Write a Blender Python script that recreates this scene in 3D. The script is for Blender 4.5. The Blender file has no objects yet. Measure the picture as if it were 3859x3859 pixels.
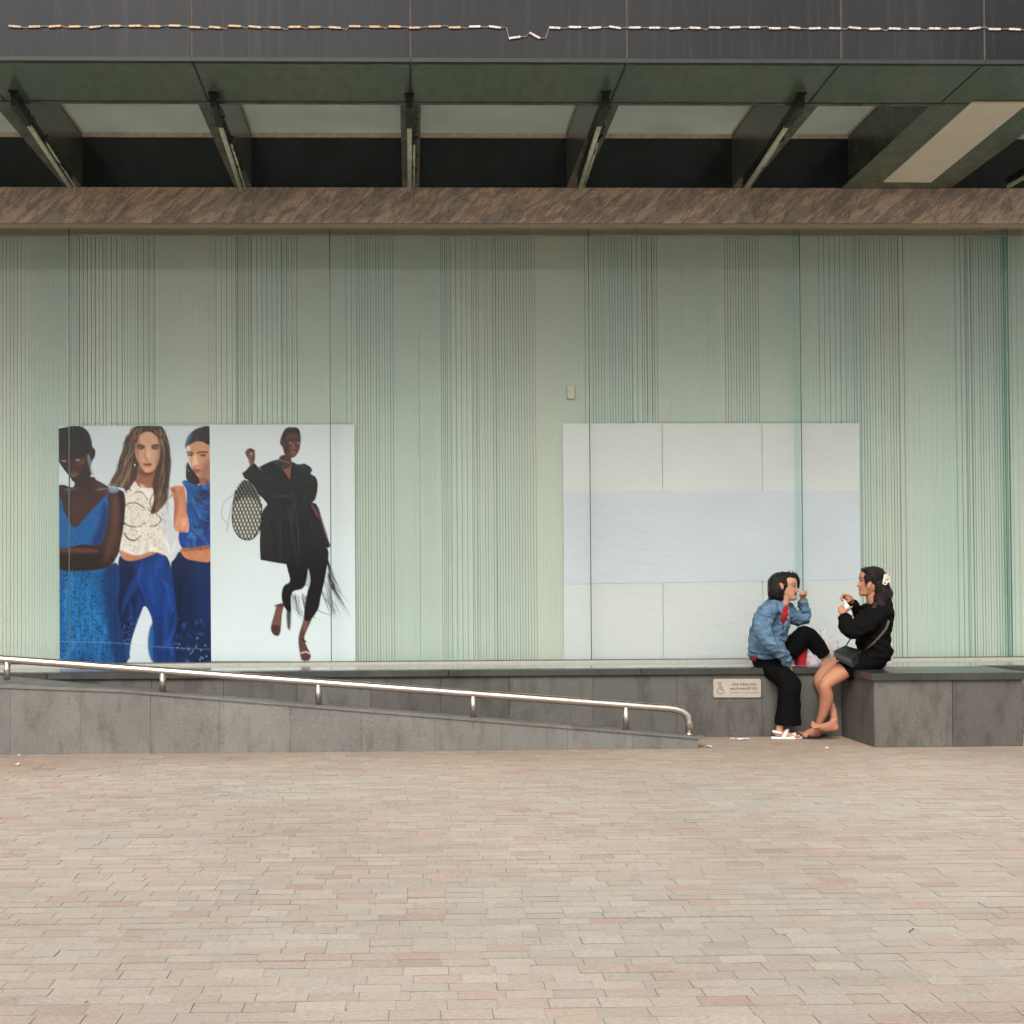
import bpy, bmesh, math, random
import numpy as np
from math import radians as rad, sin, cos, pi
from mathutils import Vector, Matrix, noise
random.seed(7); rng = np.random.default_rng(7)
S = bpy.context.scene
COL = S.collection

# ------------------------------------------------------------------ camera
CF, CCX, CCY, EYE = 4644.0, 1653.4, 2139.1, 1.072        # focal length and principal point in photo pixels, eye height in metres
def _cam_rows(yaw, pitch, roll):
    f = Vector((sin(yaw)*cos(pitch), cos(yaw)*cos(pitch), sin(pitch)))
    r = Vector((cos(yaw), -sin(yaw), 0)); d = f.cross(r)
    c, s = cos(roll), sin(roll)
    return r*c + d*s, d*c - r*s, f
CR, CD, CFW = _cam_rows(rad(1.279), rad(.933), rad(.341))
cam_d = bpy.data.cameras.new('camera'); cam = bpy.data.objects.new('camera', cam_d); COL.objects.link(cam)
cam.matrix_world = Matrix(((CR.x, -CD.x, -CFW.x, 0), (CR.y, -CD.y, -CFW.y, 0), (CR.z, -CD.z, -CFW.z, EYE), (0, 0, 0, 1)))
cam_d.sensor_width = 36; cam_d.lens = 36*CF/3859
cam_d.shift_x = (1929.5-CCX)/3859; cam_d.shift_y = (CCY-1929.5)/3859
cam_d.clip_end = 500; cam_d.clip_start = .05
S.camera = cam
def _ray(x, y): return CR*((x-CCX)/CF) + CD*((y-CCY)/CF) + CFW
def at(x, y, Y):
    d = _ray(x, y); k = Y/d.y; return Vector((d.x*k, Y, EYE + d.z*k))
def atz(x, y, Z):
    d = _ray(x, y); k = (Z-EYE)/d.z; return Vector((d.x*k, d.y*k, Z))

# ------------------------------------------------------------------ light
SUN_EL, SUN_AZ = 39, 195          # overcast: a broad soft sun behind the camera
W = bpy.data.worlds.new('World'); S.world = W; W.use_nodes = True
nt = W.node_tree; nt.nodes.clear()
out = nt.nodes.new('ShaderNodeOutputWorld'); bg = nt.nodes.new('ShaderNodeBackground')
sky = nt.nodes.new('ShaderNodeTexSky'); sky.sky_type = 'NISHITA'; sky.sun_disc = False
sky.sun_elevation = rad(SUN_EL); sky.sun_rotation = rad(SUN_AZ); sky.air_density = 1.0; sky.dust_density = 4.0; sky.ozone_density = 1.0
hs = nt.nodes.new('ShaderNodeHueSaturation'); hs.inputs['Saturation'].default_value = .22
tint = nt.nodes.new('ShaderNodeMix'); tint.data_type = 'RGBA'; tint.blend_type = 'MULTIPLY'; tint.inputs[0].default_value = 1
tint.inputs[7].default_value = (1.0, .97, .965, 1)
nt.links.new(sky.outputs[0], hs.inputs['Color']); nt.links.new(hs.outputs[0], tint.inputs[6])
nt.links.new(tint.outputs[2], bg.inputs['Color']); bg.inputs['Strength'].default_value = .15
nt.links.new(bg.outputs[0], out.inputs[0])
sd = bpy.data.lights.new('sun', 'SUN'); sd.energy = 1.0; sd.angle = rad(30); sd.color = (1, .955, .925)
sun = bpy.data.objects.new('sun', sd); COL.objects.link(sun)
_a, _e = rad(SUN_AZ), rad(SUN_EL)
sdir = Vector((sin(_a)*cos(_e), cos(_a)*cos(_e), sin(_e)))
sun.rotation_euler = sdir.to_track_quat('Z', 'Y').to_euler()
S.view_settings.view_transform = 'Standard'; S.view_settings.look = 'None'
S.view_settings.exposure = 0.45; S.view_settings.gamma = 1; S.view_settings.use_curve_mapping = False
S.render.engine = 'CYCLES'; S.cycles.max_bounces = 7; S.cycles.diffuse_bounces = 4; S.cycles.transparent_max_bounces = 12
S.cycles.use_denoising = True; S.cycles.denoiser = 'OPENIMAGEDENOISE'; S.cycles.denoising_input_passes = 'RGB_ALBEDO_NORMAL'; S.cycles.denoising_prefilter = 'ACCURATE'; S.cycles.use_adaptive_sampling = False; S.cycles.sample_clamp_indirect = 4

# ------------------------------------------------------------------ helpers
def tag(o, label=None, cat=None, group=None, kind=None):
    for k, v in (('label', label), ('category', cat), ('group', group), ('kind', kind)):
        if v: o[k] = v
    return o
def empty(name, loc=(0, 0, 0), label=None, cat=None, group=None, kind=None):
    o = bpy.data.objects.new(name, None); o.location = loc; o.empty_display_size = .1; COL.objects.link(o)
    return tag(o, label, cat, group, kind)
def link(name, me, m=None, parent=None, smooth=False):
    o = bpy.data.objects.new(name, me); COL.objects.link(o)
    if m: me.materials.append(m)
    if smooth: me.polygons.foreach_set('use_smooth', [True]*len(me.polygons))
    if parent:
        o.parent = parent; o.matrix_parent_inverse = Matrix.Translation(-Vector(parent.location))
    return o
class MB:
    def __init__(s): s.v = []; s.f = []; s.mi = []; s.c = []
    def box(s, x0, x1, y0, y1, z0, z1, ch=0, mi=0):
        n = len(s.v)
        if ch:   # chamfer round the front (-Y) face
            s.v += [(x0, y1, z0), (x1, y1, z0), (x1, y1, z1), (x0, y1, z1), (x0, y0+ch, z0), (x1, y0+ch, z0), (x1, y0+ch, z1), (x0, y0+ch, z1),
                    (x0+ch, y0, z0+ch), (x1-ch, y0, z0+ch), (x1-ch, y0, z1-ch), (x0+ch, y0, z1-ch)]
            F = [(3, 2, 1, 0), (0, 1, 5, 4), (1, 2, 6, 5), (2, 3, 7, 6), (3, 0, 4, 7), (4, 5, 9, 8), (5, 6, 10, 9), (6, 7, 11, 10), (7, 4, 8, 11), (8, 9, 10, 11)]
        else:
            s.v += [(x0, y0, z0), (x1, y0, z0), (x1, y1, z0), (x0, y1, z0), (x0, y0, z1), (x1, y0, z1), (x1, y1, z1), (x0, y1, z1)]
            F = [(3, 2, 1, 0), (4, 5, 6, 7), (0, 1, 5, 4), (1, 2, 6, 5), (2, 3, 7, 6), (3, 0, 4, 7)]
        s.f += [tuple(n+i for i in f) for f in F]; s.mi += [mi]*len(F); return s
    def prism(s, pts, d, mi=0):          # pts: 3-D polygon, extruded by vector d
        n = len(s.v); k = len(pts); d = Vector(d)
        s.v += [tuple(p) for p in pts] + [tuple(Vector(p)+d) for p in pts]
        s.f += [tuple(range(n+k-1, n-1, -1)), tuple(range(n+k, n+2*k))] + [(n+i, n+(i+1) % k, n+k+(i+1) % k, n+k+i) for i in range(k)]
        s.mi += [mi]*(k+2); return s
    def tube(s, pts, r, n=10, mi=0, cap=True):
        pts = [Vector(p) for p in pts]; R_ = r if hasattr(r, '__len__') else [r]*len(pts)
        b = len(s.v); up = None
        for i, p in enumerate(pts):
            t = (pts[min(i+1, len(pts)-1)] - pts[max(i-1, 0)]).normalized()
            if up is None: up = Vector((0, 0, 1)) if abs(t.z) < .9 else Vector((0, 1, 0))
            a = t.cross(up)
            if a.length < 1e-4: a = t.cross(Vector((1, 0, 0)))
            a.normalize(); c = a.cross(t).normalized(); up = c
            for j in range(n):
                q = p + (a*cos(2*pi*j/n) + c*sin(2*pi*j/n))*R_[i]; s.v.append(tuple(q))
        for i in range(len(pts)-1):
            for j in range(n): s.f.append((b+i*n+j, b+i*n+(j+1) % n, b+(i+1)*n+(j+1) % n, b+(i+1)*n+j)); s.mi.append(mi)
        if cap:
            s.f += [tuple(b+j for j in range(n))[::-1], tuple(b+(len(pts)-1)*n+j for j in range(n))]; s.mi += [mi]*2
        return s
    def build(s, name, m=None, parent=None, smooth=False, mats=None):
        me = bpy.data.meshes.new(name); me.from_pydata(s.v, [], s.f)
        if mats:
            for x in mats: me.materials.append(x)
            me.polygons.foreach_set('material_index', s.mi)
        bm_ = bmesh.new(); bm_.from_mesh(me); bmesh.ops.recalc_face_normals(bm_, faces=bm_.faces); bm_.to_mesh(me); bm_.free()
        return link(name, me, m, parent, smooth)

def srgb(r, g, b):
    f = lambda c: (c/255/12.92) if c/255 <= .04045 else ((c/255+.055)/1.055)**2.4
    return (f(r), f(g), f(b), 1)
def mul(c, k): return (c[0]*k, c[1]*k, c[2]*k, 1)
class NM:
    """small node-material writer"""
    def __init__(s, name, rough=.8, metal=0, spec=.5):
        s.m = bpy.data.materials.new(name); s.m.use_nodes = True; s.t = s.m.node_tree
        s.b = s.t.nodes['Principled BSDF']; s.b.inputs['Roughness'].default_value = rough; s.b.inputs['Metallic'].default_value = metal
        s.b.inputs['Specular IOR Level'].default_value = spec; s.h = None
    def n(s, typ, **k):
        x = s.t.nodes.new(typ)
        for a, v in k.items(): setattr(x, a, v)
        return x
    def L(s, a, b): s.t.links.new(a, b)
    def pos(s, scale=(1, 1, 1), obj=False):
        mp = s.n('ShaderNodeMapping'); mp.inputs['Scale'].default_value = scale
        if obj: s.L(s.n('ShaderNodeTexCoord').outputs['Object'], mp.inputs[0])
        else: s.L(s.n('ShaderNodeNewGeometry').outputs['Position'], mp.inputs[0])
        return mp.outputs[0]
    def noise(s, scale, stretch=(1, 1, 1), detail=4, rough=.55, dist=0):
        x = s.n('ShaderNodeTexNoise'); x.inputs['Scale'].default_value = scale; x.inputs['Detail'].default_value = detail
        x.inputs['Roughness'].default_value = rough; x.inputs['Distortion'].default_value = dist
        s.L(s.pos(stretch), x.inputs['Vector']); return x.outputs['Fac']
    def ramp(s, fac, stops):
        r = s.n('ShaderNodeValToRGB'); e = r.color_ramp.elements
        while len(e) < len(stops): e.new(.5)
        for i, (p, c) in enumerate(stops): e[i].position = p; e[i].color = c if hasattr(c, '__len__') else (c, c, c, 1)
        s.L(fac, r.inputs[0]); return r.outputs[0]
    def mix(s, fac, a, b, mode='MIX'):
        x = s.n('ShaderNodeMix', data_type='RGBA', blend_type=mode)
        for v, i in ((fac, 0), (a, 6), (b, 7)):
            if hasattr(v, 'links') : s.L(v, x.inputs[i])
            else: x.inputs[i].default_value = v if i else v
        return x.outputs[2]
    def col(s, c):
        if hasattr(c, 'links'): s.L(c, s.b.inputs['Base Color'])
        else: s.b.inputs['Base Color'].default_value = c
        return s
    def rough(s, c): s.L(c, s.b.inputs['Roughness']); return s
    def bump(s, fac, dist=.002, strength=1):
        x = s.n('ShaderNodeBump'); x.inputs['Distance'].default_value = dist; x.inputs['Strength'].default_value = strength
        s.L(fac, x.inputs['Height'])
        if s.h: s.L(s.h, x.inputs['Normal'])
        s.h = x.outputs[0]; s.L(s.h, s.b.inputs['Normal']); return s
def simple(name, c, rough=.7, metal=0, var=.15, scale=30, bump=0, stretch=(1, 1, 1), spec=.5):
    k = NM(name, rough, metal, spec); f = k.noise(scale, stretch)
    k.col(k.ramp(f, [(.3, mul(c, 1-var)), (.7, mul(c, 1+var))]))
    if bump: k.bump(k.noise(scale*3, stretch), bump)
    return k.m
M = {}
# stone of the low walls
def stone(name, c1, c2, dark, rough=.75):
    k = NM(name, rough, 0, .4)
    a = k.ramp(k.noise(2.2, detail=5), [(.32, c1), (.68, c2)])
    sp = k.ramp(k.noise(330, detail=2, rough=.7), [(.36, .45), (.5, 1), (.66, 1.25)])
    st = k.ramp(k.noise(9, (1, 1, .35), detail=5, rough=.65), [(.34, dark), (.5, (1, 1, 1, 1))])
    sc = k.ramp(k.noise(26, (.3, .3, 1.6), detail=3), [(.68, (1, 1, 1, 1)), (.76, (1.3, 1.28, 1.22, 1))])
    oi = k.n('ShaderNodeObjectInfo')
    v = k.ramp(oi.outputs['Random'], [(0, .82), (1, 1.14)])
    c = k.mix(1.0, a, sp, 'MULTIPLY'); c = k.mix(1.0, c, st, 'MULTIPLY'); c = k.mix(.6, c, sc, 'MULTIPLY'); c = k.mix(1.0, c, v, 'MULTIPLY')
    k.col(c); k.bump(k.noise(300, detail=2), .0006); return k.m
M['slab'] = stone('grey_granite', (.090, .086, .075, 1), (.125, .12, .105, 1), (.66, .64, .6, 1))
M['ramp_slab'] = stone('grey_granite_ramp', (.145, .141, .126, 1), (.192, .186, .168, 1), (.75, .72, .68, 1))
M['coping'] = stone('dark_polished_granite', (.035, .037, .033, 1), (.06, .06, .054, 1), (.7, .7, .7, 1), .28)
M['cap'] = stone('grey_cap_stone', (.12, .115, .10, 1), (.17, .165, .15, 1), (.8, .8, .8, 1), .5)
k = NM('polished_ledge_stone', .05, 0, .9); k.b.inputs['IOR'].default_value = 2.1
k.col(k.ramp(k.noise(60, detail=4), [(.35, (.3, .3, .26, 1)), (.65, (.4, .4, .35, 1))])); k.rough(k.ramp(k.noise(1.6, (.6, 2, 1)), [(.35, .05), (.7, .16)])); M['ledge'] = k.m
# veined brown granite beam
k = NM('brown_veined_granite', .35, 0, .5)
def veins(ang, st, sc, lo, hi):
    mp = k.n('ShaderNodeMapping'); mp.vector_type = 'TEXTURE'; mp.inputs['Rotation'].default_value = (0, rad(ang), 0); mp.inputs['Scale'].default_value = st
    k.L(k.n('ShaderNodeNewGeometry').outputs['Position'], mp.inputs[0]); x = k.n('ShaderNodeTexNoise'); x.inputs['Scale'].default_value = sc; x.inputs['Detail'].default_value = 5; x.inputs['Roughness'].default_value = .6; x.inputs['Distortion'].default_value = .35
    k.L(mp.outputs[0], x.inputs[0]); mt = k.n('ShaderNodeMath', operation='SUBTRACT'); mt.inputs[1].default_value = .5; k.L(x.outputs['Fac'], mt.inputs[0]); ab = k.n('ShaderNodeMath', operation='ABSOLUTE'); k.L(mt.outputs[0], ab.inputs[0])
    return k.ramp(ab.outputs[0], [(0, hi), (.022, hi), (.06, lo)])
base = k.ramp(k.noise(2.2, (1, 1, 1.2), detail=5, rough=.5, dist=.4), [(.3, (.36, .30, .25, 1)), (.5, (.43, .38, .33, 1)), (.72, (.48, .405, .345, 1))])
c = k.mix(1, base, veins(52, (1, 1, 4.5), 7, (.88, .88, .9, 1), (1.36, 1.22, 1.12, 1)), 'MULTIPLY')
c = k.mix(1, c, veins(44, (1, 1, 3.5), 13, (1, 1, 1, 1), (.72, .7, .68, 1)), 'MULTIPLY')
c = k.mix(1.0, c, k.ramp(k.noise(240, detail=2, rough=.7), [(.36, .55), (.5, 1), (.66, 1.3)]), 'MULTIPLY')
k.col(c); M['brown'] = k.m
M['brown_trim'] = simple('brown_trim_stone', (.34, .27, .2, 1), .45, var=.2, scale=60)
# canopy fascia: dark aluminium sheet with dust streaks
k = NM('dark_fascia_metal', .5, .0, .25)
a = k.ramp(k.noise(1.1, (1, 1, .8), detail=5), [(.3, (.0045, .0055, .0068, 1)), (.7, (.0155, .016, .0168, 1))])
st = k.ramp(k.noise(30, (1, 1, .05), detail=4, rough=.7), [(.52, (0, 0, 0, 1)), (.75, (.03, .029, .027, 1))])
k.col(k.mix(.55, a, st, 'ADD')); k.bump(k.noise(200), .0003); M['fascia'] = k.m
M['fascia_joint'] = simple('fascia_joint_seal', (.07, .056, .046, 1), .8, var=.3, scale=25)
k = NM('green_soffit_glass', .2, 0, .55)
a = k.ramp(k.noise(1.3, (1, .6, 1), detail=4), [(.3, (.065, .10, .07, 1)), (.7, (.09, .118, .08, 1))])
st = k.ramp(k.noise(20, (1, .3, 1), detail=4), [(.4, .88), (.6, 1.06)])  # faint streaks paint soft reflections into the glass colour
k.col(k.mix(1, a, st, 'MULTIPLY')); M['soffit'] = k.m
M['lip'] = simple('dark_green_drip_edge', (.012, .018, .013, 1), .6, var=.3, scale=8)
M['web'] = simple('dark_olive_beam', (.07, .076, .062, 1), .22, var=.35, scale=5)
M['upper_wall'] = simple('dark_upper_glass', (.018, .026, .029, 1), .12, var=.3, scale=3)
M['trim'] = simple('cream_trim', (.66, .56, .45, 1), .5, var=.2, scale=20)
M['board'] = simple('beige_cover_board', (.62, .58, .47, 1), .8, var=.06, scale=4)
M['black'] = simple('black_metal', (.008, .008, .008, 1), .5)
M['tube'] = simple('pale_green_tube', (.42, .48, .36, 1), .3, var=.2, scale=14)
M['warm_led'] = simple('warm_led_module', (.40, .25, .12, 1), .4, var=.5, scale=60); M['cool_led'] = simple('white_led_module', (.52, .46, .42, 1), .4, var=.45, scale=60)
M['wire'] = simple('pale_wire', (.2, .19, .18, 1), .6)
# frosted skylight sheet lit by the sky above it
k = NM('frosted_skylight', .5); k.t.nodes.remove(k.b)
tr = k.n('ShaderNodeBsdfTranslucent'); df = k.n('ShaderNodeBsdfDiffuse'); mx = k.n('ShaderNodeMixShader'); mx.inputs[0].default_value = .35
a = k.ramp(k.noise(2.5, detail=5), [(.3, (.46, .50, .44, 1)), (.7, (.55, .58, .50, 1))])
k.L(a, tr.inputs[0]); k.L(a, df.inputs[0]); k.L(tr.outputs[0], mx.inputs[1]); k.L(df.outputs[0], mx.inputs[2]); k.L(mx.outputs[0], k.t.nodes['Material Output'].inputs[0]); M['skylight'] = k.m
# facade backing: sage painted sheet, tint drifts between bluish green and beige across the wall
k = NM('sage_backing_sheet', .7, 0, .3)
c = k.ramp(k.noise(1.5, (1, 0, .03), detail=3, rough=.6), [(.36, (.345, .42, .375, 1)), (.5, (.385, .43, .378, 1)), (.64, (.415, .43, .375, 1))])
rib = k.n('ShaderNodeTexWave'); rib.bands_direction = 'X'; rib.inputs['Scale'].default_value = 14.3; k.L(k.pos(), rib.inputs['Vector'])
c = k.mix(1, c, k.ramp(rib.outputs['Fac'], [(0, .94), (1, 1.02)]), 'MULTIPLY'); k.col(c)
M['sage'] = k.m
for nm, c, in (('line_strong', (.155, .19, .158, 1)), ('line_mid', (.265, .315, .265, 1)), ('line_faint', (.36, .42, .35, 1)), ('line_green', (.08, .17, .13, 1))):
    M[nm] = simple(nm.replace('line', 'printed_line'), c, .7, var=.15, scale=3)
def glass(name, tintc, fac=.9):
    k = NM(name); k.t.nodes.remove(k.b)
    t = k.n('ShaderNodeBsdfTransparent'); g = k.n('ShaderNodeBsdfGlossy'); fr = k.n('ShaderNodeFresnel'); fr.inputs[0].default_value = 1.16
    t.inputs[0].default_value = tintc; g.inputs['Roughness'].default_value = .015; g.inputs[0].default_value = (fac, fac, fac, 1)
    mx = k.n('ShaderNodeMixShader'); k.L(fr.outputs[0], mx.inputs[0]); k.L(t.outputs[0], mx.inputs[1]); k.L(g.outputs[0], mx.inputs[2])
    k.L(mx.outputs[0], k.t.nodes['Material Output'].inputs[0]); return k.m
M['glass'] = glass('facade_glass', (.965, .985, .972, 1))
M['teal'] = glass('teal_glass_strip', (.90, .965, .95, 1)); M['glass_edge'] = simple('green_glass_edge', (.035, .1, .075, 1), .25, var=.2, scale=4)
M['steel'] = None
k = NM('brushed_stainless', .27, 1)
k.col(k.ramp(k.noise(5, detail=4), [(.3, (.56, .5, .44, 1)), (.7, (.68, .63, .57, 1))])); k.rough(k.ramp(k.noise(40, (.2, 1, 1)), [(.3, .2), (.7, .36)])); M['steel'] = k.m
# paving
def paving_mat(name, src):
    k = NM(name, .88, 0, .25)
    if src == 'obj': c0 = k.n('ShaderNodeObjectInfo').outputs['Color']
    elif src == 'attr':
        x = k.n('ShaderNodeAttribute'); x.attribute_name = 'col'; c0 = x.outputs['Color']
    else: c0 = k.ramp(k.noise(3), [(.3, (.38, .30, .235, 1)), (.7, (.45, .37, .29, 1))])
    g = k.ramp(k.noise(85, (.6, 1.5, 1), detail=7, rough=.9), [(.32, (.5, .5, .54, 1)), (.5, (1, 1, 1, 1)), (.68, (1.4, 1.37, 1.32, 1))])
    big = k.ramp(k.noise(.55, detail=3), [(.3, .9), (.7, 1.06)])
    d = k.ramp(k.noise(2.3, (.5, 1.4, 1), detail=5, rough=.7), [(.25, (.82, .8, .77, 1)), (.5, (1, 1, 1, 1))])
    c = k.mix(.85, c0, g, 'MULTIPLY'); c = k.mix(1, c, big, 'MULTIPLY'); c = k.mix(.7, c, d, 'MULTIPLY'); k.col(c)
    k.bump(k.noise(90, (.5, 1.4, 1), detail=5, rough=.7), .0022); return k.m
M['pav_obj'] = paving_mat('paver_stone', 'obj'); M['pav_attr'] = paving_mat('paver_stone_field', 'attr'); M['ground'] = paving_mat('paved_ground', 'flat')
M['joint'] = simple('joint_grit', (.23, .19, .15, 1), .95, var=.3, scale=120)

# ------------------------------------------------------------------ ground and paving
YB, YP, YR, YG, YBK = 8.72, 8.09, 8.11, 9.46, 9.62        # back wall, plinth, ramp wall, glass, backing sheet
ZL, ZG, ZS, ZC, YF = .49, 3.84, 4.145, 4.567, 7.124        # ledge, glass top, soffit, skylight, fascia
g = MB(); g.v = [(-80, -90, -.013), (80, -90, -.013), (80, 60, -.013), (-80, 60, -.013)]; g.f = [(0, 1, 2, 3)]; g.mi = [0]
tag(g.build('ground', M['ground']), kind='structure')
pav = MB(); pav.v = [(-5.5, 1.3, -.0013), (7, 1.3, -.0013), (7, 8.75, -.0013), (-5.5, 8.75, -.0013)]; pav.f = [(0, 1, 2, 3)]; pav.mi = [0]
pavement = tag(pav.build('pavement', M['joint']), kind='structure')
PAL = [(.50, .44, .365), (.53, .468, .39), (.475, .425, .358), (.50, .425, .34), (.50, .403, .325), (.50, .378, .30), (.53, .455, .36), (.49, .34, .27), (.43, .345, .275)]
PW = [.24, .16, .16, .16, .13, .06, .06, .015, .015]
def brick_geo(L, D, seed):
    r = random.Random(seed); j = lambda a: r.uniform(-a, a)
    c = .0004; z = 0
    P = [(-L/2+j(.0005), -D/2+j(.0007)), (L/2+j(.0005), -D/2+j(.0007)), (L/2+j(.0005), D/2+j(.0007)), (-L/2+j(.0005), D/2+j(.0007))]
    top = [(x*(1-2*c/L), y*(1-2*c/D), z+j(.0008)) for x, y in P]; mid = [(x, y, z-.0005) for x, y in P]; bot = [(x, y, -.008) for x, y in P]
    v = top+mid+bot; f = [(0, 1, 2, 3)] + [(4+i, 4+(i+1) % 4, (i+1) % 4, i) for i in range(4)] + [(8+i, 8+(i+1) % 4, 4+(i+1) % 4, 4+i) for i in range(4)]
    return v, f
variants = {}
cells = []; y = 1.45; ri = 0
while y < 8.74:
    D = random.choice((.066, .07, .071, .073, .076)); x0 = max(-5.3, -.36*y-1.5) - random.random()*.1; x1 = min(6.8, .53*y+1.5)
    gapy = random.choice((.0014, .0022, .003)) if random.random() < .78 else .006
    x = x0
    while x < x1:
        L = random.choice((.124, .128, .130, .132, .134, .137)) if random.random() < .93 else random.uniform(.08, .11)
        gx = random.choice((.0002, .0004, .0008)) if random.random() < .9 else .0028
        tone = random.choices(PAL, PW)[0]; b = random.uniform(.94, 1.05); tone = tuple(t*.70+q*.30 for t, q in zip(tone, (.505, .44, .362))) if random.random() < .95 else tone; cl = noise.noise(Vector((x*.6, y*.9, 3.1)))
        dirt_shade = .98 - .27*min(1, max(0, (y-6.9+.5*noise.noise(Vector((x*.8, y, 7))))/1.3)); b *= dirt_shade; tone = (tone[0], tone[1]*(1-.08*(.98-dirt_shade)/.27), tone[2]*(1-.16*(.98-dirt_shade)/.27)); tone = (tone[0]*b*(1+.04*cl), tone[1]*b*(1-.03*cl), tone[2]*b*(1-.07*cl))  # browner and darker towards the wall: dirt plus canopy shade painted in
        z = random.uniform(-.0004, .0006) + (random.random() < .03)*random.uniform(0, .002) + .0004*noise.noise(Vector((x*2, y*2, 0)))
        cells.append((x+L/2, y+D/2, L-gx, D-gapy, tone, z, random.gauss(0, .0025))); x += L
    y += D; ri += 1
def in_view(x, y):
    q = Vector((x, y, -EYE)); w = q.dot(CFW); u = CCX+CF*q.dot(CR)/w; v = CCY+CF*q.dot(CD)/w
    return -60 < u < 3920 and v < 3895
near = sorted([c for c in cells if in_view(c[0], c[1])], key=lambda c: c[1])[:300]; nset = set(id(c) for c in near)
fv, ff, fc = [], [], []
for i, (x, y, L, D, tone, z, rz) in enumerate(cells):
    if id(cells[i]) in nset:
        key = (round(L, 3), round(D, 3))
        if key not in variants:
            v, f = brick_geo(key[0], key[1], i); me = bpy.data.meshes.new('brick'); me.from_pydata(v, [], f); me.materials.append(M['pav_obj']); me.materials.append(M['joint']); me.polygons.foreach_set('material_index', [0]+[1]*8); variants[key] = me
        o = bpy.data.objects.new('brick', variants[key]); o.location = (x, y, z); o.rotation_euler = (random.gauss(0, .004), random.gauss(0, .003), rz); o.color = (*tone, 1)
        COL.objects.link(o); o.parent = pavement
    else:
        v, f = brick_geo(L, D, i); n = len(fv); cr, sr = cos(rz), sin(rz)
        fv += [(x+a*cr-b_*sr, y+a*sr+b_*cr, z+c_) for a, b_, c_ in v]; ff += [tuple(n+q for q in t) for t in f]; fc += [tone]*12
me = bpy.data.meshes.new('brick_field'); me.from_pydata(fv, [], ff)
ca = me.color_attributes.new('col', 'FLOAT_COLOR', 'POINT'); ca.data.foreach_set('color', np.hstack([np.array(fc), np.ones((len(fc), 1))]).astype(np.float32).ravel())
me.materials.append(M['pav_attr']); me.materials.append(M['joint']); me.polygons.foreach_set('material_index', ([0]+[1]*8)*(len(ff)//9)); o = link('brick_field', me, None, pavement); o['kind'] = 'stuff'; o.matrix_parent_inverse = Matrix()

# ------------------------------------------------------------------ low granite wall with its ledge
wall = empty('ledge_wall', (1, YB, 0), 'long low grey granite wall with polished dark ledge under the glass facade', 'wall')
MB().box(-5, 7, YB+.03, 9.75, .0, ZL-.06).build('wall_core', M['slab'], wall)
xs = [-4.95+.545*i for i in range(0, 6)] + [-1.83, -1.327, -.81, -.29, .203, .69, 1.283, 1.88, 2.487, 3.06, 3.6, 4.15, 4.7, 5.25, 5.8, 6.35, 6.9]
xs = sorted(x for x in xs if x <= -1.84 or x >= -1.83)
xs = [x for i, x in enumerate(xs) if i == 0 or x-xs[i-1] > .15]
for a, b in zip(xs[:-1], xs[1:]):
    j = random.uniform(-.0012, .0012); MB().box(a+.0008, b-.0008, YB+j, YB+.03+j, 0, ZL-.048, ch=.0012).build('slab', M['slab'], wall)
lx = [-5, -3.9, -2.55, -1.2, .26, 1.62, 2.98]
for a, b in zip(lx[:-1], lx[1:]): MB().box(a+.001, b-.001, YB-.03, YB+.12, ZL-.046, ZL, ch=.004).build('coping', M['coping'], wall)
MB().box(3.06, 7, YB-.0, YB+.12, ZL-.046, ZL-.001, ch=.003).build('coping', M['coping'], wall)
for a, b in zip([-5, -3.6, -1.9, .05, 1.5, 3.1, 4.7], [-3.6, -1.9, .05, 1.5, 3.1, 4.7, 7]): MB().box(a+.001, b-.001, YB+.121, 9.44, ZL-.04, ZL-.0005).build('ledge_slab', M['ledge'], wall)
pl = empty('stone_plinth', (3.55, YP, 0), 'grey granite block jutting out from the low wall beside the seated women', 'plinth')
MB().box(3.075, 4.03, YP+.025, YB-.002, 0, ZL-.05).build('plinth_core', M['slab'], pl)
for a, b in ((3.053, 3.575), (3.578, 4.045)): MB().box(a, b, YP, YP+.024, .0, ZL-.048, ch=.003).build('slab', M['slab'], pl)
MB().box(3.053, 3.074, YP+.0245, YB-.003, 0, ZL-.048).build('side_slab', M['slab'], pl)
for a, b in ((3.03, 3.36), (3.362, 4.075)):
    m_ = MB().prism([(a, YP-.03, ZL-.046), (b, YP-.03, ZL-.046), (b, YB-.001, ZL-.046), (a, YB-.001, ZL-.046)], (0, 0, .046)); m_.build('coping', M['coping'], pl)
MB().box(3.0, 4.07, YB, YB+.119, ZL-.0, ZL+.0015).build('ledge_slab', M['ledge'], pl)

# ------------------------------------------------------------------ ramp wall, ramp, handrail
def capz(x):                                           # top of the sloping cap, from two sighted points
    a, b = at(0, 2560, YR), at(2640, 2775, YR)
    return a.z + (b.z-a.z)*(x-a.x)/(b.x-a.x)
ramp = empty('ramp_wall', (0, YR, 0), 'grey stone access ramp wall sloping down to the right under the steel rail', 'ramp wall')
rx = [-4.6, -4.08, -3.6, -3.15, -2.62, -2.16, -1.71, -1.26, -.80, -.333, .147, .59, 1.024, 1.45, 1.888]
for i, (a, b) in enumerate(zip(rx[:-1], rx[1:])):
    a += .0007; b -= .0007; j = random.uniform(-.001, .001); za, zb = min(.462, capz(a)-.02), min(.462, capz(b)-.02)
    MB().prism([(a, YR+j, 0), (b, YR+j, 0), (b, YR+j, zb), (a, YR+j, za)], (0, .12, 0)).build('slab', M['ramp_slab'], ramp)
cx = [-4.6, -3.3, -1.9, -.35, 1.05, 1.93]
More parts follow.
